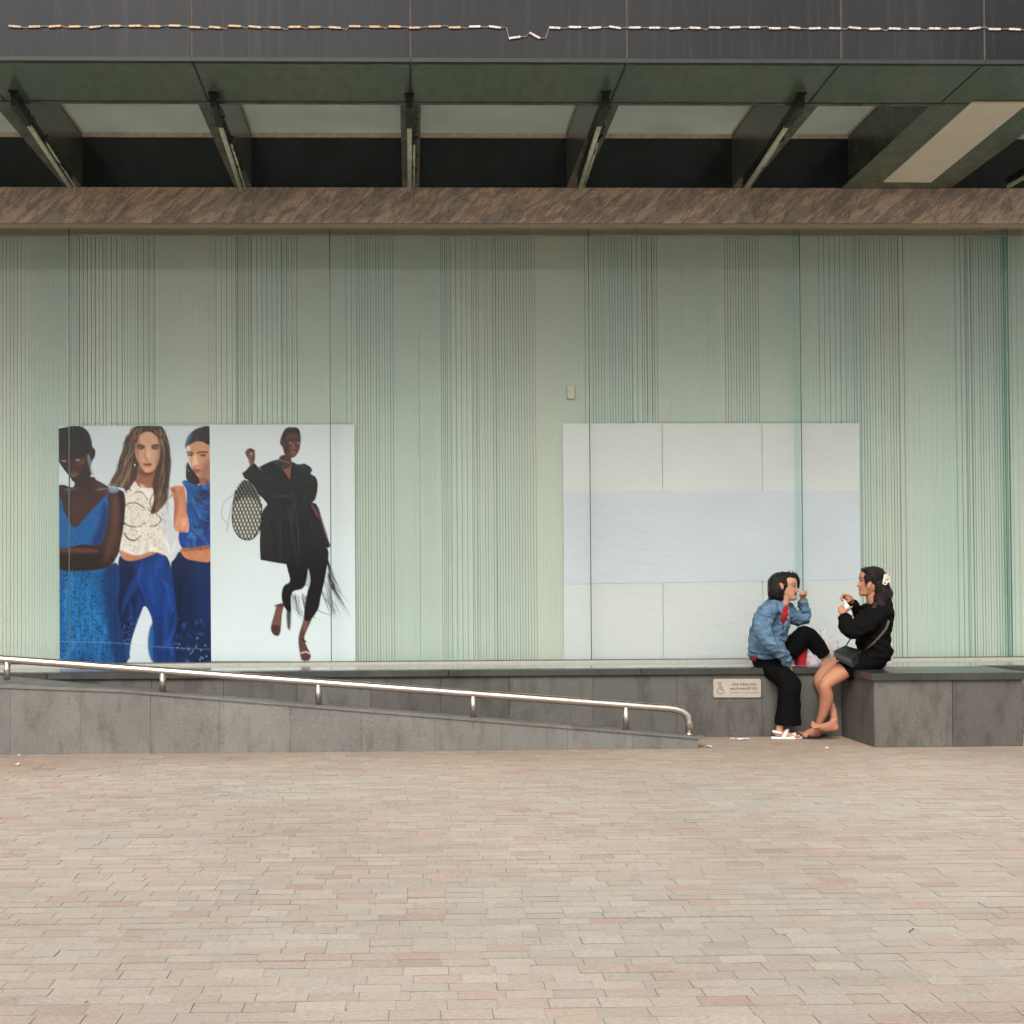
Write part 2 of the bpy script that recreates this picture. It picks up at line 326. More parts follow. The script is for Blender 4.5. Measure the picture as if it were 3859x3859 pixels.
for a, b in zip(cx[:-1], cx[1:]):
    za, zb = min(.482, capz(a)), min(.482, capz(b))
    MB().prism([(a, YR-.012, za-.019), (b-.001, YR-.012, zb-.019), (b-.001, YR-.012, zb), (a, YR-.012, za)], (0, .145, 0)).build('cap_stone', M['cap'], ramp)
MB().prism([(-4.6, YR+.14, .0), (1.85, YR+.14, .0), (1.85, YR+.14, .004), (-2.95, YR+.14, capz(-2.95)-.03), (-4.6, YR+.14, capz(-2.95)-.03)], (0, YB-YR-.15, 0)).build('ramp_surface', M['cap'], ramp)
YH = YR+.06
rail = empty('handrail', (0, YH, .3), 'brushed steel handrail on short posts sloping down along the ramp', 'handrail')
p0, p1 = at(0, 2483, YH), at(2520, 2669, YH); sl = (p1.z-p0.z)/(p1.x-p0.x)
pts = [Vector((-4.5, YH, p0.z+sl*(-4.5-p0.x))), p0, p1]
e1 = at(2597, 2720, YH); e2 = at(2597, 2766, YH)
for t in (.2, .4, .6, .8, 1): 
    c0 = at(2597, 2674, YH); pts.append(p1*(1-t)**2 + c0*2*t*(1-t) + e1*t*t)
pts.append(e2)
big = []
for a, b in zip(pts[:-1], pts[1:]):
    n_ = max(1, int((b-a).length/.35)); big += [a.lerp(b, q/n_) for q in range(n_)]
big.append(pts[-1])
MB().tube(big, .0265, 20).build('rail', M['steel'], rail, True)
for x in (27, 613, 1200, 1783, 2358):
    q = at(x, 2600, YH); z0 = min(.482, capz(q.x)); z1 = p0.z+sl*(q.x-p0.x)
    po = MB().tube([(q.x, YH, z0), (q.x, YH, z1)], .0215, 16).build('post', M['steel'], rail, True)
    f_ = MB().tube([(q.x, YH, z0+.001), (q.x, YH, z0+.008)], .031, 16).build('flange', M['steel'], po, True); f_.matrix_parent_inverse = po.matrix_parent_inverse.copy() if 0 else Matrix.Translation(-Vector(rail.location))
q = e2; MB().tube([(q.x, YH, capz(q.x)+.001), (q.x, YH, capz(q.x)+.009)], .035, 16).build('flange', M['steel'], rail, True)

# ------------------------------------------------------------------ glass facade
fac = empty('glass_facade', (1, YG, ZL), 'tall green tinted glass facade over lined sage panels', 'glass wall')
MB().box(-5, 7, YBK, YBK+.05, ZL-.04, ZG+.02).build('backing_sheet', M['sage'], fac)
px = [-5.1] + [at(x, 1500, YG).x for x in (261, 1244.5, 2221, 3018, 3802)] + [6.9]
for a, b in zip(px[:-1], px[1:]):
    p = MB().box(a+.004, b-.004, YG-.006, YG+.006, ZL+.022, ZG).build('glass_pane', M['glass'], fac)
for a in px[1:-1]:
    MB().box(a-.0035, a+.0035, YG-.0055, YG+.0055, ZL+.022, ZG-.002).build('glass_edge', M['glass_edge'], fac)
    MB().box(a-.05, a-.006, YG+.012, YG+.018, ZL+.022, ZG-.002).build('glass_strip', M['teal'], fac) if a > 3 else None
M['frame'] = simple('aluminium_channel', (.3, .3, .25, 1), .4, var=.1)
M['frame_dark'] = simple('dark_gasket', (.09, .1, .085, 1), .6)
MB().box(-5, 7, YG-.022, YG-.009, ZL-.03, ZL+.016).build('base_channel', M['frame'], fac)
MB().box(-5, 7, YG-.009, YG+.1, ZL-.03, ZL+.0195).build('gasket', M['frame_dark'], fac)
# vertical lines: (first px, last px, pitch px, weight class) read off the photograph, in photo pixels on the backing sheet
LINES = [(10, 120, 14, 'm'), (120, 255, 9, 'f'), (268, 300, 10.5, 'm'), (300, 400, 15, 's'), (400, 470, 20, 's'), (470, 590, 10.5, 'm'), (520, 600, 21, 's'), (600, 770, 9, 'f'),
         (775, 815, 10.5, 'm'), (815, 910, 20, 's'), (890, 950, 8, 's'), (950, 1130, 19, 's'), (1060, 1125, 10, 'm'), (1130, 1235, 9, 'f'),
         (1255, 1300, 12, 'f'), (1306, 1350, 20, 's'), (1355, 1490, 10.6, 's'), (1490, 1640, 9, 'f'), (1560, 1660, 20, 'f'), (1664, 1700, 7.5, 's'), (1700, 1800, 20, 's'), (1785, 1870, 10.5, 's'), (1870, 2020, 10.6, 's'),
         (2030, 2200, 13, 'f'), (2206, 2214, 8, 's'), (2236, 2385, 10.6, 's'), (2385, 2480, 19, 's'), (2430, 2470, 9.5, 's'), (2490, 2700, 20, 'f'), (2500, 2720, 11, 'f'), (2735, 2870, 10.6, 's'), (2880, 3000, 11, 'f'),
         (3030, 3080, 16, 'f'), (3090, 3200, 20, 's'), (3200, 3245, 10, 's'), (3245, 3390, 11, 's'), (3390, 3420, 18, 's'), (3420, 3600, 22, 'f'), (3604, 3680, 20, 's'), (3640, 3780, 10.6, 's'), (3780, 3800, 7, 'g'), (3815, 4100, 20, 'm'),
         (-700, 0, 16, 'm'), (4100, 4600, 12, 'm'), (-300, -150, 10.6, 's')]
mats = [M['line_strong'], M['line_mid'], M['line_faint'], M['line_green']]; idx = {'s': 0, 'm': 1, 'f': 2, 'g': 3}
ln = MB(); zt = at(1900, 892, YBK).z
for a, b, p, w in LINES:
    x = a
    while x <= b:
        X = at(x, 1500, YBK).x; wd = {'s': .0021, 'm': .0017, 'f': .0014, 'g': .004}[w]*random.uniform(.8, 1.15)
        k_ = idx[w] if random.random() < .85 else min(2, idx[w]+1)
        ln.box(X-wd, X+wd, YBK-.0024, YBK+.001, ZL, zt+random.uniform(-.004, .004), mi=k_); x += p*random.uniform(.97, 1.03)
for a, b, zz in ((300, 1330, at(700, 1592, YBK).z), (2180, 3230, at(2700, 1588, YBK).z), (0, 3859, zt+.015)):
    x = a
    while x < b:
        X = at(x, 1500, YBK).x; hgt = .012
        if noise.noise(Vector((x*.004, zz, 0))) > -.12: ln.box(X-.0022, X+.0022, YBK-.0058, YBK+.001, zz-hgt, zz+hgt*.2, mi=1)
        x += 11.2
o = ln.build('printed_lines', None, fac, mats=mats); o['kind'] = 'stuff'
q = at(2150, 1480, YBK)
sw = MB().box(q.x-.031, q.x+.031, YBK-.018, YBK-.0065, q.z-.052, q.z+.052, ch=.004).build('wall_box', simple('yellowed_plastic', (.42, .40, .28, 1), .5), fac)
MB().box(q.x-.018, q.x+.018, YBK-.0195, YBK-.0181, q.z-.05, q.z-.042).build('slot', M['frame_dark'], sw).matrix_parent_inverse = Matrix.Translation(-Vector(fac.location))

# brown granite beam over the glass
beam = empty('granite_beam', (1, YG, ZG), 'brown veined granite band running above the glass wall', 'stone beam')
bx = [-5.1, -3.4, -1.72, .02, 1.46, 3.15, 4.9, 6.9]
for a, b in zip(bx[:-1], bx[1:]): MB().box(a+.0005, b-.0005, YG-.05, YG+.3, ZG+.03, ZS-.001).build('granite_slab', M['brown'], beam)
MB().box(-5.1, 6.9, YG-.045, YG+.3, ZG+.002, ZG+.0295, ch=.003).build('lower_trim', M['brown_trim'], beam)

# ------------------------------------------------------------------ canopy
can = empty('canopy', (1, YF, ZS), 'dark canopy with grey fascia, green glass soffit and frosted skylights', 'canopy')
fx = [-5.08, -3.8, -2.53, -1.257, .012, 1.277, 2.54, 3.39, 4.66, 5.93]
for a, b in zip(fx[:-1], fx[1:]):
    MB().box(a+.006, b-.006, YF, YF+.03, ZS+.012, ZS+1.9, ch=.001).build('fascia_panel', M['fascia'], can)
    MB().box(b-.006, b+.006, YF+.003, YF+.03, ZS+.012, ZS+1.9).build('fascia_joint', M['fascia_joint'], can)
    MB().box(a+.004, b-.004, YF+.031, 7.73, ZS-.006, ZS+.012).build('soffit_pane', M['soffit'], can)
    MB().box(a+.001, b-.001, YF-.006, YF+.030, ZS-.014, ZS+.010).build('drip_edge', M['lip'], can)
    MB().box(b-.006, b+.006, YF+.0315, 7.728, ZS-.0085, ZS+.01).build('soffit_joint', M['black'], can)
MB().box(-5, 5.9, 7.731, 7.765, ZS-.012, ZS+.03).build('edge_beam', M['web'], can)
MB().box(-5, 5.9, YF+.031, 7.72, ZC+.03, ZC+.06).build('roof_light_block', M['web'], can)  # unseen sheet added above the soffit to keep sky light from leaking in
webs = [-5.08, -3.8, -2.56, -1.27, .013, 1.278, 2.56, 3.47]
MB().box(-5, 6, YG-.03, YG+.02, ZS, ZC+.02).build('upper_wall', M['upper_wall'], can)
for wx in webs: MB().box(wx-.065, wx+.065, 7.77, YG-.031, ZS+.002, ZC+.03).build('beam', M['web'], can)
MB().box(4.12, 4.2, 7.77, YG-.031, ZS+.002, ZC+.03).build('beam', M['web'], can)
pan = [(a+.066, b-.066) for a, b in zip(webs[:-1], webs[1:])] + [(4.201, 5.9)]
for a, b in pan:
    MB().box(a, b, 7.72, YG-.031, ZC, ZC+.008).build('skylight', M['skylight'], can)
    MB().box(a, b, YG-.045, YG-.0315, ZC-.034, ZC-.001).build('trim', M['trim'], can)
    for xx in (a, b-.012): MB().box(xx+.0005, xx+.0115, 7.79, YG-.046, ZC-.016, ZC-.001).build('trim', M['trim'], can)
MB().box(3.34, 4.118, 7.766, YG-.051, ZS-.008, ZS+.001).build('soffit_pane', M['soffit'], can)
bd = MB().prism([at(3650, 388, 7.76)*1.0, at(3652, 388, 7.76)], (0, 0, 0)) if 0 else None
bq = [atz(3330, 686, ZS-.02), atz(3508, 688, ZS-.02), atz(3859, 402, ZS-.02), atz(3925, 388, ZS-.02), atz(3662, 388, ZS-.02)]
board = MB().prism([Vector((p.x, p.y, ZS-.02)) for p in bq], (0, 0, .01)).build('cover_board', M['board'], can)
for a_, b_ in ((bq[4], bq[0]), (bq[3], bq[1])):
    for t in (.02, .2, .38, .56, .74, .92):
        p = a_.lerp(b_, t); s_ = MB().tube([(p.x, p.y, ZS-.026), (p.x, p.y, ZS-.0201)], .009, 8).build('screw', M['web'], board); s_.matrix_parent_inverse = Matrix.Translation(-Vector(can.location))

def lamp(f, bk, side, lab):
    A0, B0 = atz(*f, ZS-.05), atz(*bk, ZS-.05); B0.y = min(B0.y, YG-.06); t = empty('strip_lamp', A0, lab, 'strip light', 'unlit strip lamps under the canopy beams')
    d = (B0-A0); L = d.length; d.normalize(); sd_ = Vector((0, 0, 1)).cross(d).normalized()*-1; up = Vector((0, 0, 1))
    def bar(s0, s1, w, z0, z1, m, nm, off=0):
        p, q = A0+d*s0+sd_*off, A0+d*s1+sd_*off
        return MB().prism([p-sd_*w+up*z0, p+sd_*w+up*z0, p+sd_*w+up*z1, p-sd_*w+up*z1], (q-p)).build(nm, m, t)
    bar(0, L, .017, 0, .04, M['black'], 'housing'); bar(.02, .36, .021, -.045, .0, M['black'], 'end_block'); bar(0, .05, .03, .03, .05, M['black'], 'bracket')
    MB().tube([A0+d*.36-up*.026, A0+d*L-up*.022], .0165, 12).build('tube', M['tube'], t, True)
    MB().tube([A0+d*.75+sd_*.03-up*.012, A0+d*L+sd_*.03-up*.01], .0085, 8).build('conduit', M['tube'], t, True)
    r = random.Random(f[0]+5); P = [A0+d*(.1+i*(L-.2)/22)+sd_*(.028+r.uniform(-.02, .02))+up*(.0+r.uniform(-.03, .02)) for i in range(23)]
    MB().tube(P, .0055, 6).build('cable', M['black'], t, True)
    for q in (.42, .62, .8): p = A0+d*L*q; MB().tube([p+sd_*.02+up*.005, p+sd_*.055+up*.02], .012, 8).build('clamp', M['black'], t)
    return t
lamp((50, 366), (268, 700), 1, 'unlit strip lamp with tangled cables, leftmost under the canopy')
lamp((803, 372), (908, 704), 1, 'unlit strip lamp second from the left, above the dark haired poster model')
lamp((1543, 376), (1544, 704), 0, 'unlit strip lamp seen end on, pointing straight at the viewer')
lamp((2286, 368), (2184, 704), -1, 'unlit strip lamp just right of the middle, above the blank paper')
lamp((3022, 374), (2806, 704), -1, 'unlit strip lamp slanting up to the right beside the last full skylight')
lamp((4300, 400), (3800, 690), -1, 'unlit strip lamp half out of view at the right edge of the canopy')
tw = MB().tube([at(95, 500, 8.3), at(93, 560, 8.3), at(94, 600, 8.3), at(86, 615, 8.3)], .0022, 5); tag(tw.build('loose_wire', M['black']), 'thin black wire dangling from the leftmost strip lamp', 'wire')

led = empty('led_string', (0, YF, 4.3), 'string of small flat led modules taped along the dark fascia', 'light string')
YL = YF-.010; x = 55; wire = []; i = 0
while x < 3860+120:
    y = 97+11*x/3700; dy = random.uniform(-3, 3); ang = random.gauss(0, .05)
    if 1880 < x < 2050: dy = {0: 4, 1: 38, 2: 30, 3: 4}.get(int((x-1880)//55), 4); ang = (-.3, -.15, .5, .2)[min(3, int((x-1880)//55))]
    c = at(x, y+dy, YL); hw = .0335*(.95+.1*random.random())
    a = c+Vector((-hw*cos(ang), 0, hw*sin(ang)*-1*-1)); b = c+Vector((hw*cos(ang), 0, -hw*sin(ang)*-1*-1))
    u = (b-a).normalized(); w = Vector((-u.z, 0, u.x))*.0058
    MB().prism([a-w, b-w, b+w, a+w], (0, .008, 0)).build('led_module', M['warm_led'] if x < 1765 else M['cool_led'], led)
    wire += [a, b, b.lerp(b+Vector((.07, 0, 0)), .5)+Vector((0, .003, random.uniform(-.011, .008)))]
    x += 75.4; i += 1
MB().tube([p+Vector((0, .004, 0)) for p in wire], .0036, 5).build('wire', M['wire'], led)
# ------------------------------------------------------------------ flat prints: a small painter that fills a fine grid of print dots
def smooth_pts(P, k=4):
    P = [np.array(p, float) for p in P]; o_ = []
    for i in range(len(P)-1):
        p0, p1, p2, p3 = P[max(i-1, 0)], P[i], P[i+1], P[min(i+2, len(P)-1)]
        for t in np.arange(k)/k: o_.append(.5*((2*p1)+(-p0+p2)*t+(2*p0-5*p1+4*p2-p3)*t*t+(-p0+3*p1-3*p2+p3)*t**3))
    return o_+[P[-1]]
class Print:
    def __init__(s, x0, y0, x1, y1, cell, bg, ss=2):           # all in drawing units
        s.x0, s.y0, s.cell, s.ss = x0, y0, cell, ss
        s.nx, s.ny = int(round((x1-x0)/cell)), int(round((y1-y0)/cell)); s.W, s.H = s.nx*ss, s.ny*ss
        s.a = np.empty((s.H, s.W, 3), np.float32); s.a[:] = bg
        s.X, s.Y = np.meshgrid((np.arange(s.W)+.5)*cell/ss+x0, (np.arange(s.H)+.5)*cell/ss+y0)
    def _blur(s, m, r):
        k = int(round(r*s.ss/s.cell))
        for _ in range(2):
            if k < 1: break
            k = min(k, (min(m.shape)-2)//2)
            if k < 1: break
            for ax in (0, 1):
                c = np.cumsum(np.pad(m, [(k+1, k) if i == ax else (0, 0) for i in (0, 1)], mode='edge'), axis=ax)
                m = (np.take(c, range(2*k+1, c.shape[ax]), axis=ax)-np.take(c, range(0, c.shape[ax]-2*k-1), axis=ax))/(2*k+1)
        return m
    def _win(s, x0, x1, y0, y1, pad=0):
        q = s.cell/s.ss; f = lambda v, n: int(min(n, max(0, v)))
        return slice(f((y0-pad-s.y0)/q-1, s.H), f((y1+pad-s.y0)/q+2, s.H)), slice(f((x0-pad-s.x0)/q-1, s.W), f((x1+pad-s.x0)/q+2, s.W))
    def put(s, w, m, c, a=1.0, clip=None):
        c = np.array(c, np.float32)[:3]
        if clip is not None: m = m*clip[w]
        m = (m*a)[..., None]; s.a[w] = s.a[w]*(1-m)+c*m
    def poly(s, P, c, a=1, blur=0, smooth=True, clip=None):
        if smooth and len(P) > 3:
            Q = []; n = len(P)
            for i in range(n):
                p0, p1, p2, p3 = [np.array(P[(i+k) % n], float) for k in (-1, 0, 1, 2)]
                for t in (0, .25, .5, .75): Q.append(.5*((2*p1)+(-p0+p2)*t+(2*p0-5*p1+4*p2-p3)*t*t+(-p0+3*p1-3*p2+p3)*t**3))
            P = Q
        xs_, ys_ = [p[0] for p in P], [p[1] for p in P]; w = s._win(min(xs_), max(xs_), min(ys_), max(ys_), blur*3)
        X, Y = s.X[w], s.Y[w]; m = np.zeros(X.shape, bool); n = len(P)
        for i in range(n):
            (xa, ya), (xb, yb) = P[i], P[(i+1) % n]
            if ya == yb: continue
            m ^= ((ya > Y) != (yb > Y)) & (X < (xb-xa)*(Y-ya)/(yb-ya)+xa)
        m = m.astype(np.float32)
        if blur and m.size: m = s._blur(m, blur)
        s.put(w, m, c, a, clip); full = np.zeros((s.H, s.W), np.float32); full[w] = m; return full
    def ell(s, x, y, rx, ry, c, a=1, blur=0, ang=0, clip=None):
        R_ = max(rx, ry); w = s._win(x-R_, x+R_, y-R_, y+R_, blur*3); dx, dy = s.X[w]-x, s.Y[w]-y
        if not dx.size: return
        u = (dx*cos(ang)+dy*sin(ang))/rx; v = (-dx*sin(ang)+dy*cos(ang))/ry; m = (u*u+v*v < 1).astype(np.float32)
        if blur: m = s._blur(m, blur)
        s.put(w, m, c, a, clip)
    def line(s, P, wd, c, a=1, clip=None, taper=False, curve=True):
        if curve and len(P) > 2: P = [tuple(q) for q in smooth_pts(P)]
        xs_, ys_ = [p[0] for p in P], [p[1] for p in P]; w = s._win(min(xs_), max(xs_), min(ys_), max(ys_), wd+4); X, Y = s.X[w], s.Y[w]
        if not X.size: return
        m = np.zeros(X.shape, np.float32); n = len(P)-1
        for i in range(n):
            (xa, ya), (xb, yb) = P[i], P[i+1]; dx, dy = xb-xa, yb-ya; L = dx*dx+dy*dy+1e-6
            t = np.clip(((X-xa)*dx+(Y-ya)*dy)/L, 0, 1); d = np.hypot(X-xa-t*dx, Y-ya-t*dy)
            ww = wd*(1-.8*(i+t)/n) if taper else wd
            m = np.maximum(m, np.clip((ww-d)/(s.cell/s.ss)+.5, 0, 1))
        s.put(w, m, c, a, clip)
    def sheet(s, name, corners, mat_, parent, push=0):        # corners: world points top left, top right, bottom right, bottom left
        img = s.a.reshape(s.ny, s.ss, s.nx, s.ss, 3).mean((1, 3)); gy_, gx_ = np.mgrid[0:s.ny, 0:s.nx]; tex = 1+.07*np.sin(gx_*.31+3*np.sin(gy_*.07)+gy_*.05)*np.sin(gy_*.23+2*np.sin(gx_*.09)) + np.random.default_rng(5).normal(0, .05, (s.ny, s.nx)); img = (img/.65)**1.15*.50*np.array([1.06, 1, .995])*np.where(img.mean(2) > .5, 1, tex)[..., None]
        gx, gy = np.meshgrid(np.linspace(0, 1, s.nx+1), np.linspace(0, 1, s.ny+1))
        tl, tr, br, bl = [np.array(c) for c in corners]
        v = (tl*((1-gx)*(1-gy))[..., None]+tr*(gx*(1-gy))[..., None]+br*(gx*gy)[..., None]+bl*((1-gx)*gy)[..., None]).reshape(-1, 3)
        i = np.arange(s.nx*s.ny); r_, c_ = i//s.nx, i % s.nx; a = r_*(s.nx+1)+c_
        f = np.stack([a, a+s.nx+1, a+s.nx+2, a+1], 1)
        me = bpy.data.meshes.new(name); me.vertices.add(len(v)); me.vertices.foreach_set('co', v.ravel().astype(np.float32))
        me.loops.add(f.size); me.loops.foreach_set('vertex_index', f.ravel()); me.polygons.add(len(f)); me.polygons.foreach_set('loop_start', np.arange(0, f.size, 4)); me.polygons.foreach_set('loop_total', np.full(len(f), 4))
        me.update(); ca = me.color_attributes.new('print', 'FLOAT_COLOR', 'POINT')
        pc = np.zeros((s.ny+1, s.nx+1, 4), np.float32); pc[..., 3] = 1; p = np.pad(img, ((0, 1), (0, 1), (0, 0)), mode='edge'); q = np.pad(img, ((1, 0), (1, 0), (0, 0)), mode='edge')
        pc[..., :3] = (p+q)/2; ca.data.foreach_set('color', pc.ravel())
        return link(name, me, mat_, parent)
def folds(s, m, n, dark, light, box_, ln=(60, 200), wd=(5, 14), ang=1.5, a=.45, seed=1):
    r_ = random.Random(seed)
    for i in range(n):
        x, y = r_.uniform(box_[0], box_[2]), r_.uniform(box_[1], box_[3]); L_ = r_.uniform(*ln); w = r_.uniform(*wd); an = ang+r_.gauss(0, .35); dx, dy = cos(an), sin(an)
        P = [(x-dx*L_/2, y-dy*L_/2), (x+dy*w, y-dx*w+r_.uniform(-6, 6)), (x+dx*L_/2, y+dy*L_/2), (x-dy*w, y+dx*w)]
        s.poly(P, dark if r_.random() < .55 else light, a*r_.uniform(.5, 1), w*.55, True, m)
k = NM('poster_print', .6, 0, .12); x = k.n('ShaderNodeAttribute'); x.attribute_name = 'print'; k.col(x.outputs['Color']); M['print'] = k.m
def C(r, g, b, k=1.0): q = srgb(r, g, b); return (q[0]*k, q[1]*k, q[2]*k)
PK = 1.12
def c8(r, g, b): return C(r, g, b, PK)
rp = random.Random(11)
# ---- poster of three models (drawing units: 1.931 per photo pixel, origin 180,1560)
A = Print(80, 88, 1180, 1812, 4, c8(198, 208, 214))
A.poly([(80, 88), (1180, 88), (1180, 120), (80, 900)], c8(190, 200, 206), .5, 60, False)
# right model, behind: skirt, trousers
A.poly([(893, 1080), (940, 1010), (1180, 1020), (1180, 1812), (880, 1812), (900, 1400)], c8(12, 38, 78))
A.poly([(1060, 1100), (1180, 1090), (1180, 1500), (1080, 1480)], c8(20, 50, 104), .9, 25)
for i in range(26):
    xx = 905+i*10.5; A.line([(xx+10*sin(i), 1080), (xx-6, 1300), (xx+rp.uniform(-8, 8), 1700)], 2.2, c8(14, 28, 66), .6)
A.poly([(930, 1200), (975, 1200), (960, 1600), (925, 1600)], c8(14, 26, 48), .7, 10)
for i in range(28):
    x_, y_ = rp.uniform(920, 1170), rp.uniform(1480, 1790); A.ell(x_, y_, rp.uniform(5, 16), rp.uniform(5, 20), c8(*rp.choice([(44, 96, 160), (18, 34, 84), (30, 66, 130)])), .55, 3)
for i in range(14): A.ell(rp.uniform(930, 1170), rp.uniform(1530, 1800), 4, 9, c8(120, 170, 210), .8, 0, .5)
A.poly([(760, 1812), (720, 1700), (735, 1560), (790, 1500), (880, 1560), (870, 1812)], c8(34, 96, 150), 1, 4)
# middle model trousers
tr = A.poly([(515, 1040), (590, 1068), (760, 1015), (850, 1030), (890, 1110), (915, 1300), (935, 1500), (900, 1650), (915, 1812), (770, 1812), (760, 1600), (745, 1480), (700, 1400), (660, 1480), (605, 1640), (565, 1812), (440, 1812), (470, 1500), (500, 1250)], c8(14, 56, 116))
A.poly([(520, 1060), (610, 1080), (640, 1200), (640, 1420), (540, 1760), (470, 1760), (505, 1300)], c8(14, 28, 66), .85, 14, clip=tr)
A.poly([(650, 1120), (860, 1060), (900, 1250), (900, 1500), (780, 1480), (700, 1300)], c8(20, 68, 140), .7, 25, clip=tr)
for i in range(150):
    x_, y_ = rp.uniform(620, 920), rp.uniform(1180, 1790); A.ell(x_, y_, 5, 5, c8(14, 26, 70), .7, clip=tr)
for i in range(50):
    y_ = rp.uniform(1480, 1780); A.ell(rp.uniform(560, 660)-(y_-1480)*.2, y_, 2.6, 3.4, c8(150, 175, 205), .7, clip=tr)
folds(A, tr, 42, c8(8, 24, 64), c8(40, 92, 168), (500, 1050, 920, 1800), (120, 420), (6, 18), 1.6, .5, 3)
# middle model blouse, neck, face, hair
A.poly([(640, 350), (780, 350), (775, 560), (610, 560), (630, 460)], c8(160, 110, 88))
A.poly([(640, 500), (760, 510), (740, 560), (660, 550)], c8(150, 100, 80), .5, 12)
bl = A.poly([(600, 470), (640, 500), (770, 525), (880, 530), (930, 570), (925, 700), (955, 960), (890, 1080), (850, 1000), (845, 1032), (760, 1005), (610, 1038), (508, 985), (540, 860), (545, 620), (565, 540)], c8(214, 208, 200))
A.poly([(830, 640), (880, 560), (925, 640), (950, 960), (890, 1070), (860, 960), (820, 800)], c8(188, 194, 206), .8, 14, clip=bl)
A.poly([(508, 985), (560, 1000), (620, 1010), (760, 990), (790, 1010), (640, 1066), (550, 1060)], c8(184, 128, 96), 1)
A.poly([(512, 940), (560, 960), (610, 1010), (760, 970), (845, 1000), (848, 1032), (760, 1004), (640, 1036), (508, 988)], c8(220, 214, 206))
for P in ([(605, 600), (640, 570), (690, 575), (722, 625)], [(545, 690), (580, 655), (640, 650), (700, 685)], [(550, 790), (600, 820), (660, 820), (705, 790)], [(730, 700), (790, 730), (820, 770), (790, 810), (740, 820)], [(553, 870), (580, 910), (630, 922), (676, 885)], [(890, 540), (905, 580), (870, 620)]):
    A.line(P, 4.6, c8(112, 92, 74), .9)
A.line([(553, 870), (585, 912), (630, 922)], 4.5, c8(70, 60, 56), .9); A.line([(548, 795), (570, 812), (620, 824)], 4.5, c8(70, 60, 56), .9)
A.line([(508, 985), (560, 1008), (640, 1034), (760, 1003), (846, 1030)], 2.2, c8(110, 100, 92), .9)
for i in range(260):
    x_, y_ = rp.uniform(530, 860), rp.uniform(590, 1000); A.ell(x_, y_, 5, 3, c8(110, 104, 96), .7, 0, rp.uniform(0, 3), clip=bl)
A.poly([(625, 110), (830, 100), (850, 260), (845, 420), (800, 500), (770, 470), (690, 450), (640, 480), (600, 420), (610, 250)], c8(52, 38, 32))
A.poly([(655, 380), (770, 380), (775, 520), (740, 540), (650, 520)], c8(150, 102, 80)); A.poly([(660, 400), (770, 400), (760, 450), (680, 450)], c8(104, 66, 52), .8, 8)
folds(A, bl, 40, c8(176, 170, 168), c8(232, 228, 222), (520, 540, 940, 1040), (50, 200), (6, 16), 1.5, .6, 4)
face = A.poly([(640, 165), (700, 132), (770, 140), (818, 190), (818, 290), (800, 360), (770, 410), (725, 428), (690, 410), (655, 350), (632, 270)], c8(196, 156, 132))
A.poly([(634, 200), (668, 180), (668, 330), (700, 420), (650, 350)], c8(140, 96, 78), .6, 9, clip=face)
A.poly([(800, 190), (822, 190), (822, 320), (780, 400), (790, 300)], c8(150, 100, 80), .55, 9, clip=face)
for ex, sgn in ((676, 1), (782, -1)):
    A.ell(ex, 246, 29, 15, c8(96, 62, 50), .85, 5, clip=face); A.ell(ex, 252, 17, 6.5, c8(40, 28, 26), .95, 1); A.ell(ex-7*sgn, 253, 4, 3.4, c8(200, 190, 186), .9)
    A.line([(ex-26, 236 if sgn < 0 else 231), (ex, 226), (ex+26, 231 if sgn < 0 else 240)], 6, c8(60, 40, 32), .95)
A.line([(712, 262), (706, 312), (716, 326)], 4, c8(130, 88, 72), .7)
A.poly([(718, 250), (740, 250), (752, 318), (735, 330), (712, 320)], c8(214, 178, 154), .6, 5); A.ell(722, 324, 6, 3.5, c8(100, 62, 52), .8, 1); A.ell(748, 322, 5, 3, c8(100, 62, 52), .8, 1)
A.poly([(692, 362), (722, 358), (756, 362), (742, 384), (712, 386)], c8(168, 98, 90), .95, 2); A.line([(692, 366), (724, 370), (758, 366)], 3.4, c8(84, 40, 40), .95); A.ell(722, 340, 10, 8, c8(150, 106, 88), .5, 3)
A.ell(722, 404, 26, 10, c8(206, 166, 142), .5, 6)
for P in ([(650, 88), (820, 88), (850, 140), (872, 240), (880, 380), (860, 520), (868, 620), (820, 690), (745, 730), (770, 620), (760, 500), (790, 400), (822, 300), (815, 200), (760, 138), (700, 136), (650, 190), (636, 300), (655, 400), (640, 470), (580, 560), (545, 540), (450, 512), (520, 400), (560, 260), (600, 140)],):
    hr = A.poly(P, c8(74, 58, 48))
for i in range(90):
    t = rp.random(); A.line([(640-60*t, 130+60*t), (610-70*t+rp.uniform(-10, 10), 300), (600-120*t, 430), (560-90*t+rp.uniform(-20, 20), 530)], 3.2, c8(*rp.choice([(128, 108, 88), (40, 30, 26), (160, 140, 118), (98, 74, 56)])), .75, clip=hr)
for i in range(70):
    t = rp.random(); A.line([(760+50*t, 110+30*t), (826+34*t, 260), (800+60*t, 430), (775+90*t, 560), (760+70*t, 700)], 3.2, c8(*rp.choice([(136, 108, 86), (40, 30, 26), (112, 84, 62)])), .75, clip=hr)
